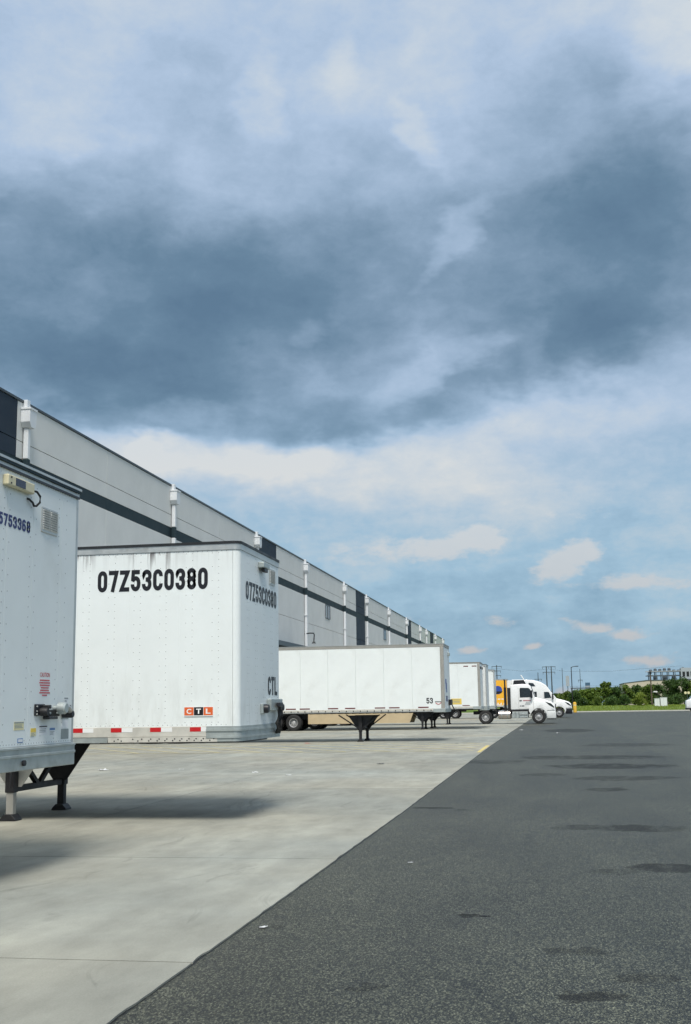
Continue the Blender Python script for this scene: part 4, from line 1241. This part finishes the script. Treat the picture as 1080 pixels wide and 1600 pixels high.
    MB().box(dx - .6, dx + .5, .75, W - .75, .98, 1.12).build('fifth_wheel', M['dark_metal'], r)
    return r


tractor(.02, 90.07, 'short white day cab tractor with chrome fuel tank and roof deflector, in front', False)
tractor(1.72, 125.47, 'long white high roof sleeper tractor behind the day cab tractor', True)


# ------------------------------------------------------------------ lot furniture and small things
lp = thing('lamp_post', 'tall black area light post beside the yellow bollard at the lot end', 'lamp post', (2.72, 189.0, .24))
MB().tube([(0, 0, .0), (0, 0, 7.0)], .10, 10, .06).build('pole', M['lampblack'], lp, smooth=True)
MB().tube([(0, 0, 6.85), (.25, 0, 7.05), (.7, 0, 7.1)], .045, 8).build('arm', M['lampblack'], lp, smooth=True)
MB().box(.55, 1.15, -.16, .16, 7.04, 7.16).build('lamp_head', M['lampblack'], lp, bevel=.03)
MB().lathe([(.28, .0), (.28, .12), (.2, .18), (.0, .18)], (0, 0, 0), 'z', 16).build('base', M['kerb'], lp)
bo = thing('bollard', 'thick yellow bollard standing beside the black lamp post', 'bollard', (2.98, 187.0, .11))
MB().lathe([(.0, 0), (.27, 0), (.27, 1.42), (.22, 1.54), (.12, 1.60), (.0, 1.61)], (0, 0, 0), 'z', 20).build('post', M['yellow_pole'], bo, smooth=True)
MB().lathe([(.272, 1.05), (.275, 1.05), (.275, 1.18), (.272, 1.18)], (0, 0, 0), 'z', 20).build('band', M['cream_st'], bo)

up = thing('utility_pole', 'brown wooden pole with a small white lamp arm before the dark trees', 'pole', (17.55, 222, zb(222) - .05))
MB().tube([(0, 0, 0), (0, 0, 6.2)], .15, 8, .10).build('pole', M['wood_pole'], up)
MB().box(-.22, .22, -.2, .2, 5.75, 6.25).build('cap_box', M['lampblack'], up, bevel=.03)
MB().tube([(0, 0, 2.3), (.5, 0, 2.55), (.9, 0, 2.5)], .05, 6).build('arm', M['steel_grey'], up)
MB().prism([(.25, 2.42), (1.1, 2.36), (1.05, 2.55), (.5, 2.62)], 'y', -.2, .2).build('lamp_head', M['white_dull'], up, bevel=.03)

ub = thing('storage_tank', 'pair of white utility cabinets on the grass beside the light green bush', 'cabinet', (16.9, 208, zb(208) - .06))
for k, (x0, x1, h) in enumerate(((0, .85, 1.35), (.98, 2.1, 1.5))):
    c = MB().box(x0, x1, 0, .9, .1, h).build('cabinet', M['white_dull'], ub, bevel=.03)
    MB().box(x0 - .04, x1 + .04, -.04, .94, h + .001, h + .06).build('lid', M['white_dull'], c)
    MB().box((x0 + x1) / 2 - .008, (x0 + x1) / 2 + .008, -.004, .002, .15, h - .05).build('door_seam', M['grey_st'], c)
MB().box(-.05, 2.15, -.05, .95, 0, .1).build('plinth', M['kerb'], ub)
sg = thing('round_sign', 'two small round pale signs on one post before the dark trees', 'sign', (23.6, 222, zb(222) - .05))
MB().tube([(.3, 0, 0), (.3, 0, 2.2)], .035, 6).build('post', M['steel_grey'], sg)
for xx in (.02, .58): MB().lathe([(.0, -.02), (.24, -.02), (.24, .02), (.0, .02)], (xx, 0, 2.22), 'y', 14).build('disc', M['cream_st'], sg)
MB().box(-.2, .8, .022, .05, 2.2, 2.25).build('bracket', M['steel_grey'], sg)

# white van at the right picture edge (only its nose is in view)
vn = thing('white_van', 'white van nose just entering at the right picture edge', 'van', (18.75, 176, .11))
body = [(.0, .50), (.0, 1.35), (.12, 1.60), (.5, 1.72), (1.0, 2.3), (1.4, 2.45), (5.9, 2.45), (6.0, 2.3), (6.05, .50)]
MB().prism(body, 'y', 0, 1.9).build('body', M['white_clean'], vn, bevel=.07, seg=2, smooth=True)
MB().box(-.03, 6.05, .03, 1.87, .26, .499).build('sill', M['black'], vn, bevel=.03)
MB().prism([(.56, 1.76), (.98, 2.26), (.93, 2.29), (.50, 1.78)], 'y', .15, 1.75).build('windshield', M['glass'], vn)
for y0 in (-.006, 1.89):
    MB().prism([(.75, 1.68), (1.1, 2.15), (1.9, 2.15), (1.9, 1.6)], 'y', y0, y0 + .016).build('side_window', M['glass'], vn)
    MB().box(.05, .35, y0, y0 + .016, .75, .95).build('headlight', M['lens_clear'], vn)
    for xx in (.95, 4.3):
        wl = wheel(vn, xx, .12 if y0 < 0 else 1.78, -1 if y0 < 0 else 1, 'front', .34); wl.scale = (.66, .66, .66)

# litter
random.seed(21)
def scrap(x, y, s, label, m_='paper'):
    mb = MB(); n = 4
    vs = []; fs = []
    for i in range(n + 1):
        for j in range(n + 1):
            edge = .75 if (i in (0, n) and j in (0, n)) else 1
            vs.append((((i / n - .5) * s + random.uniform(-.08, .08) * s) * edge, ((j / n - .5) * s * .8 + random.uniform(-.08, .08) * s) * edge, abs(random.gauss(0, .05)) * s + .004))
    for i in range(n):
        for j in range(n): fs.append((i * (n + 1) + j, (i + 1) * (n + 1) + j, (i + 1) * (n + 1) + j + 1, i * (n + 1) + j + 1))
    mb.add(vs, fs)
    o = mb.build('paper_scrap', M[m_]); o.location = (x, y, zg(y) + (.004 if x < EDGE else -.008)); o.rotation_euler = (0, 0, random.uniform(0, 3))
    tag(o, label, 'litter', 'scraps of litter on the yard')
scrap(-2.28, 8.98, .065, 'pale paper scrap on the asphalt beside the concrete edge, nearest the camera')
scrap(-1.6, 12.7, .06, 'tiny white scrap on open dark asphalt')
scrap(-12.0, 29.9, .28, 'flat white scrap on the concrete, leftmost, right of the landing gear')
scrap(-9.85, 30.0, .14, 'small white scrap on concrete below the orange letter emblem')
scrap(-7.43, 28.5, .18, 'white scrap on concrete below the corner of the second trailer')
scrap(-6.33, 27.4, .15, 'small white scrap on concrete, rightmost of the pale row')
scrap(-10.3, 48.2, .26, 'reddish crumpled scrap on concrete left of the 53 trailer legs', 'red_emblem')
scrap(-3.9, 46.4, .18, 'black scrap on the concrete right of the 53 trailer legs', 'black')
scrap(-2.02, 69.0, .25, 'white scrap on far asphalt near the concrete corner by the tractor')
scrap(.09, 61.4, .22, 'white scrap on far asphalt in front of the tractor')
scrap(-4.8, 32.0, .2, 'dark scrap on the concrete halfway to the asphalt edge', 'black')

# ------------------------------------------------------------------ vegetation
def leaf_material(name, c1, c2):
    m = bpy.data.materials.new(name); m.use_nodes = True; t = NT(m.node_tree)
    p = t.n('ShaderNodeNewGeometry').outputs['Position']
    n1 = t.noise(p, 1.3, 3, .6)
    ri = t.n('ShaderNodeObjectInfo').outputs['Random']
    c = t.mix(t.mapr(n1, .35, .65, 0, 1), c1 + (1,), c2 + (1,))
    c = t.n('ShaderNodeVectorMath', {0: c, 'Scale': t.mapr(ri, 0, 1, .8, 1.2)}, operation='SCALE').outputs[0]
    a = t.n('ShaderNodeBsdfPrincipled', {'Base Color': c, 'Roughness': .6, 'Specular IOR Level': .25})
    b = t.n('ShaderNodeBsdfTranslucent', {'Color': c})
    mx = t.n('ShaderNodeMixShader', {0: .25, 1: a.outputs[0], 2: b.outputs[0]})
    t.n('ShaderNodeOutputMaterial', {0: mx.outputs[0]})
    return m


M['leaf_dark'] = leaf_material('dark_leaves', (.036, .076, .020), (.072, .125, .028))
M['leaf_mid'] = leaf_material('mid_leaves', (.082, .138, .024), (.155, .215, .038))
M['leaf_light'] = leaf_material('light_leaves', (.15, .21, .03), (.22, .27, .045))


def tree(x, y, h, rad, m_, label, n=1500, low=.12, ls=.26, name='tree', group='trees and bushes beyond the lot'):
    r = thing(name, label, 'tree' if name == 'tree' else 'bush', (x, y, zb(y) - .08), 0, group)
    mb = MB()
    zt = h * .55
    mb.tube([(0, 0, 0), (random.uniform(-.1, .1), 0, zt * .5), (random.uniform(-.2, .2), random.uniform(-.2, .2), zt), (random.uniform(-.3, .3), 0, h * .85)], .045 * h * .6, 7, .02)
    for k in range(6):
        a = random.uniform(0, 6.28); z0 = h * random.uniform(.15, .5)
        mb.tube([(0, 0, z0), (math.cos(a) * rad * .35, math.sin(a) * rad * .35, z0 + h * .16), (math.cos(a) * rad * .75, math.sin(a) * rad * .75, z0 + h * .26)], .016 * h, 5, .01)
    mb.build('trunk', M['bark'], r)
    # crown: leaf clumps spread through an uneven volume
    lobes = []
    for k in range(20):
        z = random.uniform(low + .02, .86)
        prof = math.sin(math.pi * min(1, max(0, (z - low) / (1.08 - low)))) ** .6
        a = random.uniform(0, 6.28); q = random.uniform(.15, .8) * prof
        lobes.append((math.cos(a) * rad * q, math.sin(a) * rad * q, z * h, rad * random.uniform(.26, .44)))
    lobes.append((0, 0, h * .82, rad * .4))
    mb = MB()
    for i in range(n):
        lx, ly, lz, lr = random.choice(lobes)
        v = Vector((random.gauss(0, 1), random.gauss(0, 1), random.gauss(0, .8))).normalized() * lr * random.random() ** .4
        c = Vector((lx, ly, lz)) + v
        if c.z < low * h * .5: c.z = random.uniform(low * h * .5, low * h * 1.6)
        s_ = ls * random.uniform(.55, 1.25)
        u = Vector((random.gauss(0, 1), random.gauss(0, 1), random.gauss(0, 1))).normalized()
        w_ = u.orthogonal().normalized(); w2 = u.cross(w_)
        mb.add([c + w_ * s_, c + w2 * s_ * .55, c - w_ * s_, c - w2 * s_ * .55], [(0, 1, 2, 3)])
    mb.build('crown', M[m_], r, fix=False)
    return r


random.seed(5)
TREES = [  # x, y, height, radius, leaf, where
    (-0.2, 246, 3.4, 1.9, 'leaf_dark', 'in the back row left of the lamp post'),
    (2.6, 248, 3.8, 1.9, 'leaf_mid', 'in the back row behind the lamp post'),
    (5.2, 247, 4.2, 1.9, 'leaf_mid', 'in the back row right of the lamp post'),
    (7.4, 250, 4.4, 1.8, 'leaf_dark', 'in the back row below the blue tower'),
    (10.8, 249, 4.6, 1.9, 'leaf_mid', 'in the back row beside the pointed tree'),
    (12.9, 250, 4.8, 1.9, 'leaf_dark', 'in the back row left of the beige building'),
    (17.0, 248, 5.0, 2.0, 'leaf_dark', 'in the back row below the beige wall'),
    (19.2, 250, 4.8, 2.0, 'leaf_mid', 'in the back row right of the brown pole'),
    (24.0, 249, 6.2, 2.3, 'leaf_dark', 'in the back row behind the large dark tree'),

    (-1.6, 236, 3.3, 1.8, 'leaf_mid', 'just showing behind the sleeper tractor nose'),
    (1.2, 238, 3.2, 1.7, 'leaf_mid', 'left of the black lamp post'),
    (3.9, 240, 3.7, 1.7, 'leaf_dark', 'right behind the lamp post and bollard'),
    (6.3, 236, 4.2, 1.6, 'leaf_mid', 'second right of the lamp post'),
    (8.4, 240, 4.6, 1.5, 'leaf_mid', 'under the blue tower, left of the pointed tree'),
    (9.7, 235, 5.9, 1.35, 'leaf_mid', 'pointed and tallest of the left group'),
    (11.7, 241, 4.6, 1.7, 'leaf_dark', 'right of the pointed tree'),
    (13.9, 238, 5.0, 1.7, 'leaf_mid', 'left of the light green bush'),
    (15.8, 242, 4.9, 1.8, 'leaf_dark', 'behind the light green bush'),
    (18.0, 236, 4.8, 1.9, 'leaf_mid', 'behind the brown pole'),
    (20.4, 240, 5.0, 2.0, 'leaf_dark', 'dark, behind the white cabinets'),
    (22.6, 236, 6.0, 2.1, 'leaf_dark', 'large and dark, below the plant building'),
    (25.0, 238, 6.4, 2.3, 'leaf_dark', 'largest and darkest, at the right edge'),
    (27.6, 236, 6.3, 2.2, 'leaf_mid', 'rightmost, cut by the picture edge'),
]
for (x, y, h, rd, m_, wh_) in TREES:
    kind_ = {'leaf_mid': 'green', 'leaf_dark': 'dark green'}[m_]
    tree(x, y, h - .75, rd, m_, kind_ + ' leafy tree beyond the lot, ' + wh_, n=2600, low=.06, ls=.2)
BUSH = [(-.3, 221, 1.7, 1.3, 'leaf_mid', 'behind the sleeper tractor bumper'), (4.9, 222, 1.6, 1.4, 'leaf_dark', 'just right of the bollard'), (7.5, 221, 1.9, 1.5, 'leaf_mid', 'below the blue tower'), (10.3, 222, 1.8, 1.5, 'leaf_dark', 'below the pointed tree'),
        (12.6, 221, 2.0, 1.4, 'leaf_dark', 'left of the light green bush'), (14.9, 213, 2.45, 1.75, 'leaf_light', 'bright light green, beside the white cabinets'), (20.0, 224, 1.9, 1.8, 'leaf_dark', 'right of the white cabinets'), (22.6, 226, 2.0, 1.8, 'leaf_dark', 'below the large dark tree'), (25.5, 225, 2.2, 1.9, 'leaf_dark', 'at the right edge')]
for (x, y, h, rd, m_, wh_) in BUSH:
    tree(x, y, h, rd, m_, ('low bush ' if m_ != 'leaf_light' else 'round bush, ') + wh_, n=1100, low=.03, ls=.15, name='bush')

# verge grass
mb = MB()
for i in range(9000):
    x = random.uniform(-6, 30); y = LOT_END + .3 + 30 * random.random() ** 1.2; z = zb(y) - .06
    s_ = random.uniform(.10, .30); a = random.uniform(0, 3.14); dx, dy = math.cos(a) * s_ * .35, math.sin(a) * s_ * .35
    mb.add([(x - dx, y - dy, z), (x + dx, y + dy, z), (x + random.uniform(-.1, .1), y + random.uniform(-.1, .1), z + s_)], [(0, 1, 2)])
tag(mb.build('verge_grass', M['leaf_light'], fix=False), 'green grass growing on the verge beyond the kerb', 'grass', kind='stuff')

# ------------------------------------------------------------------ far things
# transmission towers: tubular poles with cross arms
def h_frame(x, y, h, poles, arms, label, w_=.35):
    r = thing('power_pole', label, 'power pole', (x, y, -.03), 0, 'power line poles behind the trees')
    for px in poles: MB().tube([(px, 0, 0), (px, 0, h)], w_ * .5, 8, w_ * .28).build('pole', M['pylon'], r)
    for (z, a, b) in arms:
        MB().box(a, b, -.1, .1, z - .09, z + .09).build('cross_arm', M['pylon'], r)
        for k in range(3):
            xx = a + .15 + (b - a - .3) * k / 2
            MB().tube([(xx, -.12, z - .1), (xx, -.12, z - .8)], .06, 5).build('insulator', M['pylon'], r)
    return r


h_frame(-1.78, 420, 14.5, (-.85, .85), ((14.3, -2.4, 2.4), (12.4, -2.2, 2.2)), 'twin poled power line frame above the sleeper tractor roof', .55)
h_frame(-20.2, 420, 15.3, (0,), ((14.8, -1.8, 1.8), (13.2, -1.5, 1.5), (11.6, -1.5, 1.5)), 'single power pole above the orange trailer', .5)
h_frame(-5.8, 430, 12.6, (0,), ((10.2, -1.3, 1.3),), 'short power pole left of the twin poled frame', .4)
h_frame(3.0, 440, 14.3, (0,), (), 'slim bare mast left of the black lamp post', .3)
h_frame(9.25, 430, 13.6, (0,), ((9.6, -.8, .8),), 'slim mast right of the black lamp post', .3)
# overhead wires strung between the two power lines
wr = tag(MB().tube([(-45, 420, 13.6), (-32, 420, 13.2), (-20.2, 420, 14.0), (-11, 420, 12.9), (-1.8, 420, 13.5), (4, 421, 12.6), (20, 424, 12.4), (45, 430, 14)], .03, 4).build('overhead_wire', M['pylon']), 'thin dark overhead wire strung between the power poles', 'wire')
sb = thing('billboard', 'grey vertical board on a post beside the lamp post', 'sign', (4.15, 380, -.03))
MB().tube([(0, 0, 0), (0, 0, 10)], .12, 6).build('post', M['pylon'], sb)
MB().box(-.55, .55, -.2, -.13, 6.8, 10.1).build('board', M['sign_board'], sb)
bt = thing('blue_tower', 'small dark blue tower block standing on the far pipe bridge', 'tower', (10.45, 381, -.03))
MB().box(-.75, .75, 0, 1.4, 5.3, 7.9).build('tank', M['blue_tower'], bt, bevel=.08)
for sx in (-.6, .6):
    for sy in (.1, 1.3): MB().bar((sx, sy, 0), (sx, sy, 5.3), .16).build('leg', M['blue_tower'], bt)
MB().box(-.76, .76, -.012, -.002, 6.4, 6.9).build('band', M['sign_board'], bt)
pb = thing('pipe_bridge', 'long thin dark pipe bridge crossing above the trees', 'bridge', (5.0, 379, -.03))
MB().box(0, 18, -.25, .25, 5.95, 6.3).build('deck', M['frame_steel'], pb)
for xx in (0.2, 3.2, 6.4, 9.6, 12.8, 16.2): MB().bar((xx, 0, 0), (xx, 0, 5.95), .16).build('pier', M['frame_steel'], pb)
for xx in range(0, 18, 2): MB().bar((xx, 0, 6.3), (xx, 0, 6.75), .06).build('rail_post', M['frame_steel'], pb)
MB().bar((0, 0, 6.75), (17.9, 0, 6.75), .06).build('hand_rail', M['frame_steel'], pb)

pl = thing('plant_building', 'low beige plant building with open grey steel frame on its roof', 'building', (19.5, 340, -.03))
MB().prism([(0, 0), (0, 6.75), (6.3, 7.4), (42, 7.5), (42, 0)], 'y', 0, 26).build('wall', M['beige'], pl)
MB().prism([(-.1, 6.78), (6.3, 7.43), (42.1, 7.53), (42.1, 7.75), (6.3, 7.65), (-.1, 6.95)], 'y', -.1, 26.1).build('roof_edge', M['frame_steel'], pl)
for k in range(10):
    xx = 7.2 + k * 1.75
    for yy in (.4, 5): MB().bar((xx, yy, 7.6), (xx, yy, 10.0), .22).build('column', M['frame_steel'], pl)
for z in (8.7, 9.9):
    for yy in (.4, 5): MB().box(6.4, 24.5, yy - .12, yy + .12, z, z + .26).build('beam', M['sign_board' if z > 9 else 'frame_steel'], pl)
MB().box(7, 24, .6, 5.2, 9.85, 9.9).build('platform', M['frame_steel'], pl)
random.seed(3)
for k in range(13):
    xx = 7.6 + k * 1.28; hh = random.uniform(.25, 1.1)
    MB().lathe([(.0, 0), (.45, 0), (.45, hh * .7), (.25, hh), (.0, hh)], (xx, 1.5, 10.17), 'z', 8).build('roof_vent', M['frame_steel'], pl)
    if k % 2: MB().box(xx - .5, xx + .5, 1, 3.6, 7.72, 8.6).build('machine', M['frame_steel'], pl, bevel=.05)
MB().box(15.8, 20.5, .1, 3.0, 7.72, 10.9).build('pent_house', M['sign_board'], pl)
for k in range(4): MB().box(16.2 + k * 1.1, 16.9 + k * 1.1, .08, .099, 8.4, 9.8).build('opening', M['black'], pl)
